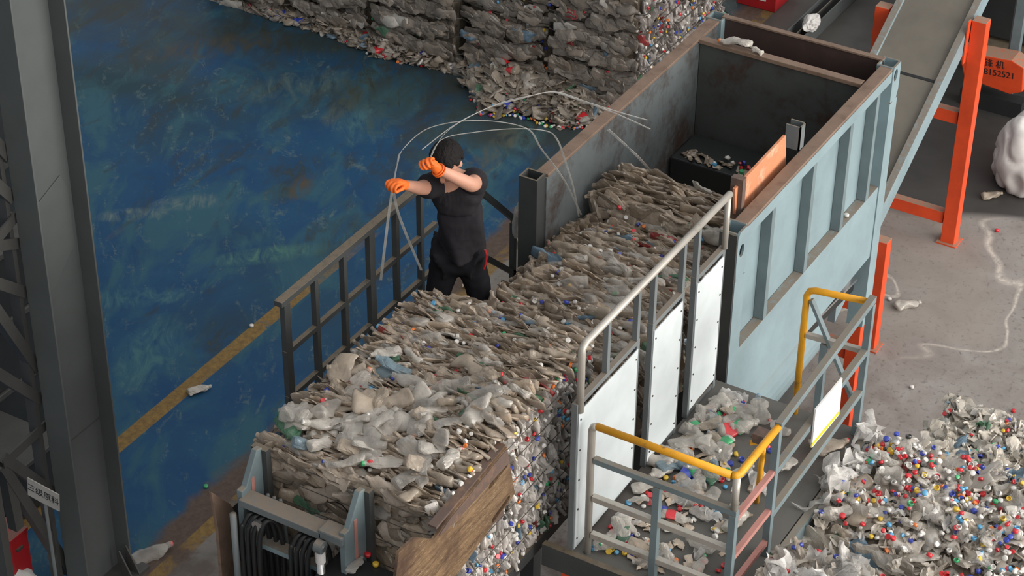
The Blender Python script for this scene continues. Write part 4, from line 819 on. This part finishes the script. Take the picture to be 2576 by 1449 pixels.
# the wall of bales at the back
r = np.random.default_rng(21)
ycols = [(7.72, 8.64), (8.68, 9.62), (9.66, 10.62), (10.66, 11.6), (11.64, 12.6)]
where = ['nearest the press box', 'second from the press box', 'third from the press box', 'fourth from the press box', 'at the top left end of the row']
wz = [.17, .36, .55, .74, .93, 1.12, 1.31]
def wsag(y, ya, yb, z): u = (y-ya)/(yb-ya); return z-.10*4*u*(1-u)*(.6+.4*math.sin(z*5))+.05
for i, (ya, yb) in enumerate(ycols):
    xf = 15.46+.06*(i % 2); BBx = dict(x0=xf, x1=xf+1.75, y0=ya, y1=yb, z0=0.0, z1=1.5)
    t = empty('bottle_bale', (xf+.9, (ya+yb)/2, 0), 'bale of flattened bottles in the back row, '+where[i], 'bale')
    core_block('compressed_core', xf+.03, xf+1.72, ya+.03, yb-.03, 0, 1.48, M['core'], t, seed=20+i)
    def bl(y, z, ya=ya, yb=yb):
        zz = z+.10*4*((y-ya)/(yb-ya))*(1-(y-ya)/(yb-ya)); f = (zz-.17)/.19 % 1; return .10*math.sin(math.pi*f)
    Bn = dict(BBx); Bn['y0'] = ya+.10; Bn['y1'] = yb-.10; Bt = dict(Bn); Bt['x0'] = xf+.08; Bt['x1'] = xf+1.65
    I = []
    for zc_ in np.arange(.075, 1.5, .19):
        for y in np.arange(ya+.10, yb-.10, .020):
            zz = wsag(y, ya, yb, zc_)-.05+r.normal(0, .035); q_ = bl(y, zz); a_ = r.normal(.15, .35)
            I.append((pick(r), frame(np.array([r.normal(0, .08), r.choice([-1, 1]), r.normal(0, .10)]), np.array([-1, r.normal(0, .2), a_])), r.uniform(.16, .27), np.array((xf+.02-q_+r.uniform(-.01, .02), y, zz)), tint(r, .75, 1.15, base=(.30, .25, .20))))
    if i == 0: I += face_items(r, '-y', du=.055, dv=.075, size=(.09, .17), depth=.03, base=(.52, .47, .44), **BBx)  # right face painted paler as the lit side, front kept darker
    I += face_items(r, 'top', du=.09, dv=.13, **Bt)
    mass('packed_bottles', I, P_STUFF, t)
    cs = [((xf-.05, r.uniform(ya, yb), r.uniform(.2, 1.45)), (-1, 0, .3)) for k in range(46)]
    if i == 0: cs += [((r.uniform(xf, xf+1.7), ya-.035, r.uniform(.05, 1.45)), (0, -1, 0)) for k in range(260)]
    mass('embedded_caps', cap_items(r, cs, .028), P_CAPS, t)
    for z in wz:
        P = [(xf-.045-(.0), y, wsag(y, ya, yb, z)-.05) for y in np.linspace(yb, ya, 14)]+[(x, ya-.05, z) for x in np.linspace(xf, xf+1.75, 8)]+[(xf+1.79, y, z) for y in np.linspace(ya, yb, 4)]+[(x, yb+.02, z) for x in np.linspace(xf+1.75, xf, 4)]
        MB().tube(P, .006, 5, closed=True).build('baling_wire', M['wire'], t)

# loose bottles spilled at their foot
ol = [(560, -40), (640, 5), (690, 45), (760, 40), (862, 92), (955, 140), (1060, 160), (1180, 180), (1188, 235), (1222, 285), (1330, 292), (1400, 318), (1490, 318), (1560, 330)]
ow = [pt(*a, z=0) for a in ol]; oy = np.array([p.y for p in ow])[::-1]; oxs = np.array([p.x for p in ow])[::-1]
def xb(y): return float(np.interp(y, oy, oxs))
def hh(x, y): d = x-xb(y); return max(0, min(.40, d*.55))*(.8+.3*noise.noise(Vector((x*3, y*3, 1))))
hp = empty('bottle_heap', (15.0, 9.6, 0), 'low spread of loose bottles spilled at the foot of the back bales', 'heap')
ys_ = np.linspace(7.45, 12.8, 80); V = []; nx = 14
for y in ys_:
    for k in range(nx): x = xb(y)+.03+(15.5-xb(y)-.03)*k/(nx-1); V.append((x, y, hh(x, y)-.035 if k else -.01))
Fc = [(j*nx+i, j*nx+i+1, (j+1)*nx+i+1, (j+1)*nx+i) for j in range(len(ys_)-1) for i in range(nx-1)]
mb = MB(); mb.add(V, Fc); mb.build('heap_core', M['core'], hp)
I = []; IC = []
ind = []
for k in range(1500):
    y = r.uniform(7.5, 12.7); x0_ = xb(y); x = x0_+r.uniform(0.0, 1)**.8*(15.45-x0_); u = r.random(); z = hh(x, y)+.02
    if k < 75 and y < 12: ind.append((x, y, z+.03)); continue
    I.append((pick(r), rot_rand(r, .4), r.uniform(.15, .26), np.array((x, y, z+r.uniform(-.02, .03))), tint(r, base=(.33, .275, .215))))
for k in range(420):
    y = r.choice([r.uniform(7.6, 9.2), r.uniform(7.5, 12)]); x = xb(y)+abs(r.normal(0, .2))-.08; 
    if k < 70: put_cap((x, y, hh(x, y)+.015 if x > xb(y) else .012), (r.normal(0, .4), r.normal(0, .4), 1), (c := capcol(r)), label=f'{c} bottle cap on the blue floor along the spilled bottles', group='caps scattered before the back bales')
    else: IC.append(((x, y, hh(x, y)+.03 if x > xb(y) else .012), (0, 0, 1)))
mass('loose_bottles', I, P_STUFF, hp); mass('loose_caps', cap_items(r, IC), P_CAPS, hp)
for x, y, z in ind:
    tn = rt(r, (.25, .55, .14, .02, .04)); cp = capcol(r) if r.random() < .35 else None; wr_ = r.choice([None, None, None, 'red', 'red', 'blue'])
    sp_ = 'before the first back bale by the press' if y < 8.7 else 'before the second back bale' if y < 9.6 else 'before the third back bale' if y < 10.6 else 'at the upper left end of the spill'
    put_bottle((x, y, z), rot_rand(r, .25), r.uniform(.8, 1.15), tn, cp, wr_, label=f"crushed {tn} bottle{', '+cp+' cap' if cp else ''}{', '+wr_+' wrapper' if wr_ else ''}, {sp_}", group='loose bottles spilled before the back bales', r=r)

# the stacked bales at the lower right
r = np.random.default_rng(31)
def right_bale(x0, x1, y0, y1, z0, z1, label, seed, mound=.12, cov=True, faces=('top', '-x', '-y'), base=(.62, .56, .48), du=.05, dv=.09, ncap=200, capz=.03):
    D_ = dict(x0=x0, x1=x1, y0=y0, y1=y1, z0=z0, z1=z1); t = empty('bottle_bale', ((x0+x1)/2, (y0+y1)/2, z0), label, 'bale')
    def tf(x, y): e_ = min((x-x0), (x1-x), (y1-y), .4)/.4; return mound*(max(e_, 0)**.5)*(.7+.6*noise.noise(Vector((x*3, y*3, seed))))-.03
    core_block('compressed_core', x0+.02, x1-.02, y0+.02, y1-.02, z0, z1-.03, M['core'], t, seed=seed, topf=tf)
    I = []
    for f in faces:
        if f == 'top':
            n = int((x1-x0)*(y1-y0)/(du*dv)*1.25)
            for k in range(n):
                x = r.uniform(x0, x1); y = r.uniform(y0, y1); I.append((pick(r) if r.random() < .7 else FI[int(r.integers(6))], rot_rand(r, .38), r.uniform(.09, .20), np.array((x, y, z1+tf(x, y)+r.uniform(-.02, .025))), tint(r, .9, 1.5, base)))
        else: I += face_items(r, f, du=.08, dv=.08, base=base, **D_)
    mass('packed_bottles', I, P_STUFF, t)
    P = []
    while len(P) < ncap:
        x, y = r.uniform(x0, x1), r.uniform(max(y0, 2.0), y1)
        if noise.noise(Vector((x*4, y*4, seed+5)))+r.normal(0, .2) > .02: P.append(((x, y, z1+tf(x, y)+capz), (0, 0, 1)))
    if ncap: mass('embedded_caps', cap_items(r, P, .028), P_CAPS, t)
    return t, tf
right_bale(8.80, 9.78, 1.95, 3.18, 0, 1.04, 'lower pressed bottle bale under the cap-strewn one', 1, faces=('-x', '-y'), ncap=0, mound=.0)
right_bale(7.40, 8.45, 1.95, 3.16, 0, .98, 'lower pressed bottle bale under the near film-covered one', 2, faces=('-x', '-y'), ncap=0, mound=0)
A_b, tA = right_bale(8.78, 9.80, 1.95, 3.20, 1.07, 2.06, 'bale at the lower right whose top is strewn with colourful caps', 3, ncap=360, capz=.05)
C_b, tC = right_bale(7.40, 8.45, 1.95, 3.18, 1.0, 2.22, 'near bale in the bottom right corner covered with crumpled film', 4, ncap=30)
Bb, tB = right_bale(10.62, 11.62, 1.9, 3.32, 0, 1.08, 'single grey bale standing on the floor behind the cap-strewn one', 5, mound=.08, base=(.50, .45, .38), du=.035, dv=.07, ncap=150)
def scat(n, fx, zf_, lab, grp, r, pw=0, tn=(.40, .20, .33, .03, .04), sc=(.55, .85), tilt=.4, capp=.25):
    for k in range(n):
        x, y = fx(); t_ = rt(r, tn); cp = capcol(r) if r.random() < capp else None; w_ = r.choice(['red', 'blue', 'green']) if r.random() < pw else None
        put_bottle((x, y, zf_(x, y)), rot_rand(r, tilt), r.uniform(*sc), t_, cp, w_, label=f"{'crumpled' if k % 2 else 'crushed'} {t_} bottle{', '+cp+' cap' if cp else ''}{', '+w_+' wrapper' if w_ else ''}, {lab(x, y)}", group=grp, r=r)
def films(n, fx, zf_, lab, grp, r, s=(.5, 1.0), tilt=.6):
    for k in range(n):
        x, y = fx(); o = bpy.data.objects.new('film_scrap', FIM[int(r.integers(6))]); C.objects.link(o)
        o.matrix_local = Matrix.LocRotScale(Vector((x, y, zf_(x, y))), Matrix(rot_rand(r, tilt).tolist()).to_quaternion(), Vector([r.uniform(*s)]*3)); tag(o, f"crumpled whitish film scrap {lab(x, y)}", 'film', grp)
def capsc(n, fx, zf_, lab, grp, r, tilt=.5):
    for k in range(n):
        x, y = fx(); c = capcol(r); put_cap((x, y, zf_(x, y)), (r.normal(0, tilt), r.normal(0, tilt), 1 if r.random() < .6 else -1), c, label=f"{c} screw cap {lab(x, y)}", group=grp, s=r.uniform(.85, 1.2))
fa = lambda: (r.uniform(8.80, 9.76), r.uniform(2.15, 3.2)); la = lambda x, y: ('on the left edge of' if y > 2.95 else 'on the near half of' if x < 9.2 else 'on the far half of')+' the cap-strewn bale'
scat(44, fa, lambda x, y: 2.06+tA(x, y)+.05, la, 'loose bottles on the cap-strewn bale', r); films(26, fa, lambda x, y: 2.06+tA(x, y)+.04, la, 'film scraps on the cap-strewn bale', r, s=(.3, .6)); capsc(120, fa, lambda x, y: 2.06+tA(x, y)+.085, la, 'caps on the cap-strewn bale', r)
films(12, lambda: (r.uniform(8.95, 9.75), r.uniform(3.12, 3.24)), lambda x, y: 2.12, la, 'film scraps on the cap-strewn bale', r, s=(.6, 1.0), tilt=1.2)
fc = lambda: (r.uniform(7.95, 8.43), r.uniform(2.6, 3.16)); lc = lambda x, y: 'on the film-covered bale in the bottom right corner'
scat(22, fc, lambda x, y: 2.22+tC(x, y)+.05, lc, 'loose bottles on the film-covered bale', r); films(26, fc, lambda x, y: 2.22+tC(x, y)+.06, lc, 'film scraps on the film-covered bale', r, s=(.5, .95), tilt=.9); capsc(14, fc, lambda x, y: 2.22+tC(x, y)+.09, lc, 'caps on the film-covered bale', r)

# litter on the operator platform
r = np.random.default_rng(41)
def fd():
    while True:
        x = r.uniform(7.97, 9.6); y = 4.15-abs(r.normal(0, .20 if x > 8.7 else .34)); 
        if 3.4 < y < 4.14 and not (x > 9.2 and y < 3.95 and r.random() < .6): return x, y
def ld(x, y): return 'on the deck '+('by the near railing' if x < 8.25 else 'beside the nearest white sheet' if x < 8.62 else 'beside the middle white sheet' if x < 9.2 else 'beside the farthest white sheet')+(', on bare plate' if y < 3.8 else '')
scat(66, fd, lambda x, y: PZ+.035, ld, 'bottles littering the operator platform', r, pw=.15, tn=(.55, .08, .30, .03, .04), tilt=.12, capp=.4, sc=(.5, .86))
films(8, fd, lambda x, y: PZ+.03, ld, 'film scraps on the operator platform', r, s=(.35, .55), tilt=.15)
capsc(84, fd, lambda x, y: PZ+.013, ld, 'caps littering the operator platform', r, tilt=.15)
for px, py, tn, cp, wr_, ang, lab in ((1915, 1027, 'clear', 'light blue', None, .6, 'clear bottle with light blue cap alone near the far end of the deck'), (1855, 1075, 'milky', None, 'red', -.8, 'crumpled white bottle with red wrapper in mid deck'), (1850, 1300, 'milky', None, None, .1, 'stack of crushed milky bottle under the near railing corner'), (2090, 1118, 'dusty', 'red', None, -.5, 'brownish bottle with red cap by the right railing foot'), (1735, 1115, 'clear', None, None, -.7, 'long clear crumpled bottle lying across the middle of the deck litter')):
    q = pt(px, py, z=PZ+.035); 
    if q.y < 3.3: q = pt(px, py, z=1.2)
    l = np.array([math.cos(ang), math.sin(ang), 0]); put_bottle(q if q.z > 2 else (q.x, q.y, .035), frame(l, np.array([0, .1, 1.])), 1.05, tn, cp, wr_, label=lab, r=r)

mass('deck_scraps', [(pick(r), rot_rand(r, .15), r.uniform(.05, .11), np.array((*fd(), PZ+.012)), tint(r, .9, 1.5)) for k in range(90)]+cap_items(r, [((*fd(), PZ+.012), (0, 0, 1)) for k in range(90)]), P_CAPS, None, 'small scraps, rings and caps strewn between the bottles on the platform deck', 'litter')
# caps and bottles on the near door plate, edges, floor
for px, py, c, lab in ((925, 1395, 'red', 'red cap'), (945, 1419, 'yellow', 'yellow cap ring'), (1015, 1432, 'yellow', 'small yellow cap')):
    q = pt(px, py, z=2.62+.013); put_cap(q, (0, 0, 1), c, label=lab+' on the dark door plate before the bale', s=1.1)
for px, py, tn, ang, lab in ((895, 1420, 'clear', .2, 'round clear bottle base on the dark door plate'), (880, 1365, 'milky', -.6, 'bent clear bottle between the clamp and the door plate')):
    q = pt(px, py, z=2.66); put_bottle(q, frame(np.array([math.cos(ang), math.sin(ang), 0]), np.array([0, 0, 1.])), .6, tn, None, label=lab, r=r)
for px, py, tn, cp, ang, s, lab in ((502, 979, 'milky', None, -.5, .8, 'crumpled pale bottle alone on the blue floor beyond the yellow line'), (382, 1392, 'clear', 'red', -.35, 1.25, 'flattened clear bottle with red cap on the brown floor by the column'), (2285, 766, 'milky', None, -.6, .95, 'twisted white bottle alone on the grey floor right of the press'), (2496, 490, 'dusty', None, -.9, .8, 'small pinkish bottle on the floor before the bulk bag'), (262, 1318, 'dusty', 'red', .3, 1.1, 'dusty bottle with red cap behind the lattice bracing'), (722, 52, 'dusty', None, 1.0, .8, 'single bottle lying apart at the upper left of the spill')):
    q = pt(px, py, z=.03); put_bottle(q, frame(np.array([math.cos(ang), math.sin(ang), 0]), np.array([0, 0.1, 1.])), s, tn, cp, label=lab, r=r)
for px, py, c, lab in ((518, 1223, 'green', 'green cap at the edge of the blue floor'), (2508, 579, 'red', 'red cap on the grey floor below the bulk bag'), (2550, 1033, 'red', 'red cap ring on the grey floor behind the lower right bales'), (2238, 752, 'white', 'white cap ring on the floor right of the press'), (2294, 973, 'white', 'pale cap alone on the grey floor behind the bales'), (633, 819, 'white', 'white cap lying on the long yellow line'), (2130, 538, 'white', 'x')):
    if lab == 'x': q = pt(px, py, y=4.265); q = Vector((q.x, 4.265, 2.163)); lab = 'white cap lying on the ledge of the press box side'
    else: q = pt(px, py, z=.013)
    put_cap(q, (0, 0, 1), c, label=lab, s=1.15)
q = pt(1850, 105, x=11.957); put_bottle((11.957, q.y, TOPZ+.035), frame(np.array([0.1, 1., 0]), np.array([0, 0, 1.])), .95, 'milky', 'orange', label='milky bottle with orange cap lying on the partition edge inside the press box', v=3)
q = pt(1903, 127, x=11.957); put_bottle((11.957, q.y, TOPZ+.02), frame(np.array([0.3, 1., 0]), np.array([0, 0, 1.])), .45, 'milky', None, label='small pale bottle piece on the partition edge, right of the orange-capped one', v=5)
I = []
for k in range(46): x, y = (r.uniform(10.0, 14), r.uniform(6.9, 7.7)) if k % 2 else (r.uniform(12.5, 14), r.uniform(6.0, 7.4)); I.append((FI[k % 6] if k % 3 == 0 else pick(r), rot_rand(r, .2), r.uniform(.05, .16), np.array((x, y, .02)), tint(r)))
mass('floor_debris', I, P_STUFF, None, 'scraps littering the grey floor behind the person', 'litter')
q = pt(1322, 520, y=5.74); o = lump('plastic_bag', (9.93, 5.70, q.z-.17), (.10, .075, .17), BT['clear'], 'clear plastic bag hanging behind the dark corner post of the press box', 'bag', 9, .10, flat=False)

# ------------------------------------------------------------------ the person throwing the strapping over the bale
P0 = Vector((9.13, 5.74, 0)); FH = Vector((math.cos(YAW), math.sin(YAW), 0)); RH = Vector((FH.y, -FH.x, 0))
def pv(px, py, d=0.0):                    # a point on the upright plane through the person, d metres nearer to the camera
    v = F*FPX+RT*(px-1288)-UP*(py-724.5); k = ((P0-CAM).dot(FH)-d)/v.dot(FH); return CAM+v*k
def skin_mesh(name, pts, edges, radii, root, mat, sub=2):
    bm = bmesh.new(); lay = bm.verts.layers.skin.verify(); vs = [bm.verts.new(p) for p in pts]
    for v, r_ in zip(vs, radii): v[lay].radius = r_ if isinstance(r_, tuple) else (r_, r_)
    vs[root][lay].use_root = True
    for a, b in edges: bm.edges.new((vs[a], vs[b]))
    me = bpy.data.meshes.new(name); bm.to_mesh(me); bm.free(); o = bpy.data.objects.new(name, me); C.objects.link(o)
    m = o.modifiers.new('s', 'SKIN'); m.use_smooth_shade = True; m = o.modifiers.new('u', 'SUBSURF'); m.levels = sub; m.render_levels = sub
    me2 = bpy.data.meshes.new_from_object(o.evaluated_get(bpy.context.evaluated_depsgraph_get())); bpy.data.objects.remove(o)
    me2.materials.clear(); me2.materials.append(mat); return me2
def join_remesh(name, meshes, voxel, mat, parent, smooth_it=4, disp=None):
    bm = bmesh.new()
    for me in meshes: bm.from_mesh(me)
    me = bpy.data.meshes.new(name); bm.to_mesh(me); bm.free(); o = bpy.data.objects.new(name, me); C.objects.link(o)
    m = o.modifiers.new('r', 'REMESH'); m.mode = 'VOXEL'; m.voxel_size = voxel; m.use_smooth_shade = True
    m = o.modifiers.new('sm', 'SMOOTH'); m.iterations = smooth_it; m.factor = .5
    me2 = bpy.data.meshes.new_from_object(o.evaluated_get(bpy.context.evaluated_depsgraph_get())); bpy.data.objects.remove(o)
    if disp:
        for v in me2.vertices: v.co += v.normal*disp(v.co)
    me2.materials.clear(); me2.materials.append(mat); me2.polygons.foreach_set('use_smooth', [True]*len(me2.polygons))
    o = bpy.data.objects.new(name, me2); C.objects.link(o); o.parent = parent; o.matrix_parent_inverse = Matrix.Translation(-wl(parent)); return o
PE = empty('person', (P0.x, P0.y, WZ), 'person in black t-shirt and trousers with orange gloves, head bowed, flinging strapping over the bale', 'person')
pel = pv(1150, 640, .0); wai = pv(1152, 585, .02); mid = pv(1152, 540, .03); che = pv(1150, 490, .05); nb = pv(1143, 450, .08); nk = pv(1137, 430, .11)
sL = pv(1098, 462, .06); sR = pv(1196, 452, .03)
eL = pv(1058, 474, .24); wL = pv(1012, 464, .44); hL = pv(992, 458, .50)
eR = pv(1188, 466, .27); wR = pv(1099, 424, .42); hR = pv(1072, 398, .45)
hipL = pv(1122, 655, .0); hipR = pv(1182, 655, .0); kL = pv(1100, 745, .05); kR = pv(1210, 745, .04)
def foot(k, dx): a = Vector((k.x, k.y, WZ+.07))-FH*.0+RH*dx; a.y = min(max(a.y, 5.66), 5.95); return a
aL = foot(kL, -.02)+FH*.02; aR = foot(kR, .02)+FH*.04; tL = aL-FH*.16-RH*.04; tR = aR-FH*.13+RH*.07
for v in (tL, tR): v.z = WZ+.035; v.y = max(v.y, 5.60)
pts = [pel, wai, mid, che, nb, nk, sL, eL, wL, sR, eR, wR, hipL, kL, aL, tL, hipR, kR, aR, tR]
edg = [(0, 1), (1, 2), (2, 3), (3, 4), (4, 5), (4, 6), (6, 7), (7, 8), (4, 9), (9, 10), (10, 11), (0, 12), (12, 13), (13, 14), (14, 15), (0, 16), (16, 17), (17, 18), (18, 19)]
rad = [(.10, .08), (.085, .07), (.085, .07), (.09, .07), (.06, .055), .052, .062, .046, .029, .062, .048, .030, .070, .050, .040, .034, .070, .050, .040, .034]
body = skin_mesh('b', pts, edg, rad, 0, M['skin'])
# head: skull, jaw, nose, brow, eyes, lips, ears
hc = pv(1124, 404, .17); fd_ = (-FH*.75-RH*.30+Vector((0, 0, -.75))).normalized(); upv = (Vector((0, 0, 1))-fd_*fd_.z).normalized(); upv = (upv-FH*.05).normalized(); fd_ = (fd_-upv*fd_.dot(upv)).normalized(); sd_ = fd_.cross(upv)
def HP(f, s, u): return hc+fd_*f+sd_*s+upv*u
def blob(c, rx, ax=None, sub=3):
    bm = bmesh.new(); bmesh.ops.create_icosphere(bm, subdivisions=sub, radius=1)
    for v in bm.verts: v.co = c+fd_*v.co.x*rx[0]+sd_*v.co.y*rx[1]+upv*v.co.z*rx[2]
    me = bpy.data.meshes.new('bl'); bm.to_mesh(me); bm.free(); return me
parts = [body, blob(HP(0, 0, .02), (.098, .077, .105), sub=4), blob(HP(.035, 0, -.055), (.062, .055, .065)), blob(HP(.078, 0, -.095), (.024, .028, .022)),
         blob(HP(.108, 0, -.012), (.022, .013, .026)), blob(HP(.116, 0, -.026), (.016, .018, .012)), blob(HP(.088, 0, .028), (.014, .055, .012)),
         blob(HP(.092, 0, -.062), (.012, .026, .007)), blob(HP(.090, 0, -.073), (.011, .022, .008)),
         blob(HP(.0, .079, -.005), (.021, .014, .035)), blob(HP(.0, -.079, -.005), (.021, .014, .035)), blob(HP(-.004, .084, .016), (.015, .010, .012)), blob(HP(-.004, -.084, .016), (.015, .010, .012))]
bd = join_remesh('body', parts+[skin_mesh('n', [nk, nk.lerp(hc, .6)], [(0, 1)], [.050, .048], 0, M['skin'])], .008, M['skin'], PE, 3)
for s_ in (-1, 1):
    bm = bmesh.new(); bmesh.ops.create_uvsphere(bm, u_segments=12, v_segments=8, radius=.011); me = bpy.data.meshes.new('eye'); bm.to_mesh(me); bm.free(); me.transform(Matrix.Translation(HP(.086, s_*.031, .002))); me.materials.append(M['ink']); o = bpy.data.objects.new('eye', me); C.objects.link(o); o.parent = PE; o.matrix_parent_inverse = Matrix.Translation(-wl(PE))
# hair cap over the top, back and sides
bm = bmesh.new(); bmesh.ops.create_icosphere(bm, subdivisions=5, radius=1)
dele = [v for v in bm.verts if (v.co.x > .30 and v.co.z < .42) or v.co.z < -.62 or (v.co.x > -.25 and v.co.z < .10 and abs(v.co.y) > .5)]
bmesh.ops.delete(bm, geom=dele, context='VERTS')
for v in bm.verts:
    k = 1+.05*noise.noise(v.co*4)+.035*noise.noise(Vector((v.co.x*26, v.co.y*26, v.co.z*9))); v.co = HP(v.co.x*.104*k-.006, v.co.y*.084*k, v.co.z*.112*k+.020)
me = bpy.data.meshes.new('hair'); bm.to_mesh(me); bm.free(); me.materials.append(M['hair']); o = bpy.data.objects.new('hair', me); C.objects.link(o); o.parent = PE; o.matrix_parent_inverse = Matrix.Translation(-wl(PE))
m = o.modifiers.new('t', 'SOLIDIFY'); m.thickness = .012; m.offset = -1
# t-shirt: torso, short sleeves, loose hem
hem = pv(1158, 618, .01); slL = sL.lerp(eL, .82); slR = sR.lerp(eR, .62)
cpts = [hem, wai, mid, che, nb, sL, slL, sR, slR, pv(1110, 470, .04), pv(1182, 466, .03), pv(1106, 612, .0), pv(1210, 612, .0), pv(1208, 530, .01), pv(1106, 530, .02)]
cedg = [(0, 1), (1, 2), (2, 3), (3, 4), (3, 9), (9, 5), (5, 6), (3, 10), (10, 7), (7, 8), (0, 11), (0, 12), (2, 13), (2, 14)]
crad = [(.135, .115), (.135, .112), (.14, .112), (.145, .115), (.085, .08), .078, .072, .080, .075, .10, .10, .055, .060, .055, .05]
def fold(c): return .010*noise.noise(Vector((c.x*9, c.y*9, c.z*4)))+.006*noise.noise(c*22)
join_remesh('t_shirt', [skin_mesh('c', cpts, cedg, crad, 1, M['cloth'])], .010, M['cloth'], PE, 3, lambda c: fold(c)+.008)
# trousers and shoes
tp = [pv(1150, 632, .0), hipL, pv(1112, 700, .03), kL, aL+Vector((0, 0, .05)), hipR, pv(1196, 700, .02), kR, aR+Vector((0, 0, .05)), pv(1118, 640, 0), pv(1188, 640, 0)]
te = [(0, 9), (9, 1), (1, 2), (2, 3), (3, 4), (0, 10), (10, 5), (5, 6), (6, 7), (7, 8)]
trr = [(.135, .105), .105, .092, .080, .065, .105, .092, .080, .065, (.11, .1), (.11, .1)]
tro = join_remesh('trousers', [skin_mesh('t', tp, te, trr, 0, M['trouser'])], .012, M['trouser'], PE, 5, fold)
a = pv(1220, 628, .115); b = pv(1222, 662, .11); c_ = pv(1217, 676, .11); MB().tube([a, a.lerp(b, .4)+RH*.006, b, c_], .007, 8).build('red_cord', M['red'], PE)
for s_, (a, t2) in enumerate(((aL, tL), (aR, tR))):
    join_remesh('shoe', [skin_mesh('s', [a, a.lerp(t2, .5)+Vector((0, 0, -.02)), t2], [(0, 1), (1, 2)], [.05, (.05, .04), (.045, .032)], 0, M['dark'])], .01, M['rubber'], PE, 3)
# gloved hands, fingers curled round the bands
def hand(name, wr, hd, thumb_side, curl):
    ax = (hd-wr).normalized(); pn = Vector(curl); pn = (pn-ax*pn.dot(ax)).normalized(); sd2 = ax.cross(pn)*thumb_side; ms = []
    palm0 = wr; palm1 = wr+ax*.085
    ms.append(skin_mesh('p', [wr-ax*.035, wr, wr+ax*.04, palm1, palm1+sd2*.028, palm1-sd2*.028, wr+ax*.045+sd2*.022, wr+ax*.045-sd2*.022], [(0, 1), (1, 2), (2, 3), (3, 4), (3, 5), (2, 6), (2, 7)], [.036, .032, (.034, .022), (.028, .02), .019, .018, .02, .02], 1, M['glove']))
    for i, (o_, L_) in enumerate(((.036, .9), (.013, 1.0), (-.011, .95), (-.034, .78))):
        b0 = palm1+sd2*o_-ax*.01; P = [b0, b0+ax*.036*L_+pn*.010, b0+ax*.046*L_+pn*.038*L_, b0+ax*.022*L_+pn*.056*L_, b0-ax*.004+pn*.050*L_]
        ms.append(skin_mesh('f', P, [(0, 1), (1, 2), (2, 3), (3, 4)], [.0115, .011, .010, .0095, .008], 0, M['glove'], 1))
    b0 = wr+ax*.025+sd2*.026; P = [b0, b0+ax*.028+sd2*.022+pn*.014, b0+ax*.052+sd2*.014+pn*.036, b0+ax*.058-sd2*.010+pn*.050]
    ms.append(skin_mesh('th', P, [(0, 1), (1, 2), (2, 3)], [.014, .0125, .011, .009], 0, M['glove'], 1))
    o = join_remesh(name, ms, .0045, M['glove'], PE, 2); o['label'] = 'orange work glove'; return palm1+pn*.03
gL = hand('glove', wL, hL, 1, -RH*.3+Vector((0, 0, -.5))-FH*.4); gR = hand('glove', wR, hR, -1, Vector((0, 0, -.3))-FH*.7)
mb = MB()
for k in (0, 1): c = wR-(hR-wR).normalized()*(.012+.016*k); d_ = (hR-wR).normalized(); u1 = d_.cross(Vector((0, 0, 1))).normalized(); u2 = u1.cross(d_); mb.tube([c+u1*.037*math.cos(t)+u2*.037*math.sin(t) for t in np.linspace(0, 2*math.pi, 20)[:-1]], .005, 6, closed=True)
mb.build('cuff', M['glove'], PE)
# the strapping bands in the air
def band(pts, label, w=.015):
    P = smoothc([p if isinstance(p, Vector) else pv(*p) for p in pts], 8)
    mb = MB(); mb.sweep(P, [(-w/2, -.001), (w/2, -.001), (w/2, .001), (-w/2, .001)], up=tuple(FH*.6+Vector((0, 0, .5))))
    o = mb.build('strapping_band', BAND); tag(o, label, 'strap', 'bands thrown by the person'); return o
band([gL, (1000, 410, .4), (1014, 375, .3), (1080, 322, .2), (1200, 303, .1), (1322, 322, -.1), (1362, 375, -.2), (1420, 455, -.3), pt(1462, 540, z=2.70)], 'white strapping band arching from the lower glove over to the chute, the higher arch', .010)
band([gR, (1110, 352, .3), (1200, 332, .2), (1300, 324, .1), (1375, 330, 0), (1402, 352, 0), (1420, 400, -.1), (1442, 470, -.3), pt(1456, 545, z=2.70)], 'white strapping band in the lower, flatter arch above the head', .010)
band([gR, (1120, 335, .3), (1220, 275, .1), (1320, 246, 0), (1385, 232, -.1), (1450, 250, -.2), (1545, 284, -.3), (1636, 325, -.4)], 'white strapping band running straight up right and ending inside the press box', .011)
band([(1062, 376, .42), (1150, 310, .3), (1250, 262, .1), (1340, 240, 0), (1400, 232, -.1), (1480, 258, -.2), (1550, 280, -.3), (1628, 302, -.4)], 'white strapping band just above its twin, its end over the press box wall', .010)
band([(1530, 326, -.3), (1570, 362, -.35), (1605, 395, -.4), pt(1638, 432, z=2.765)], 'short loose strapping band slanting down inside the press box', .018)
band([gL, (978, 540, .4), (968, 620, .3), (958, 705, .2)], 'strapping band hanging from the lower glove, the left one', .016)
band([gL, (1000, 530, .35), (1022, 590, .2), (1060, 680, .1)], 'strapping band hanging from the lower glove, slanting right', .015)
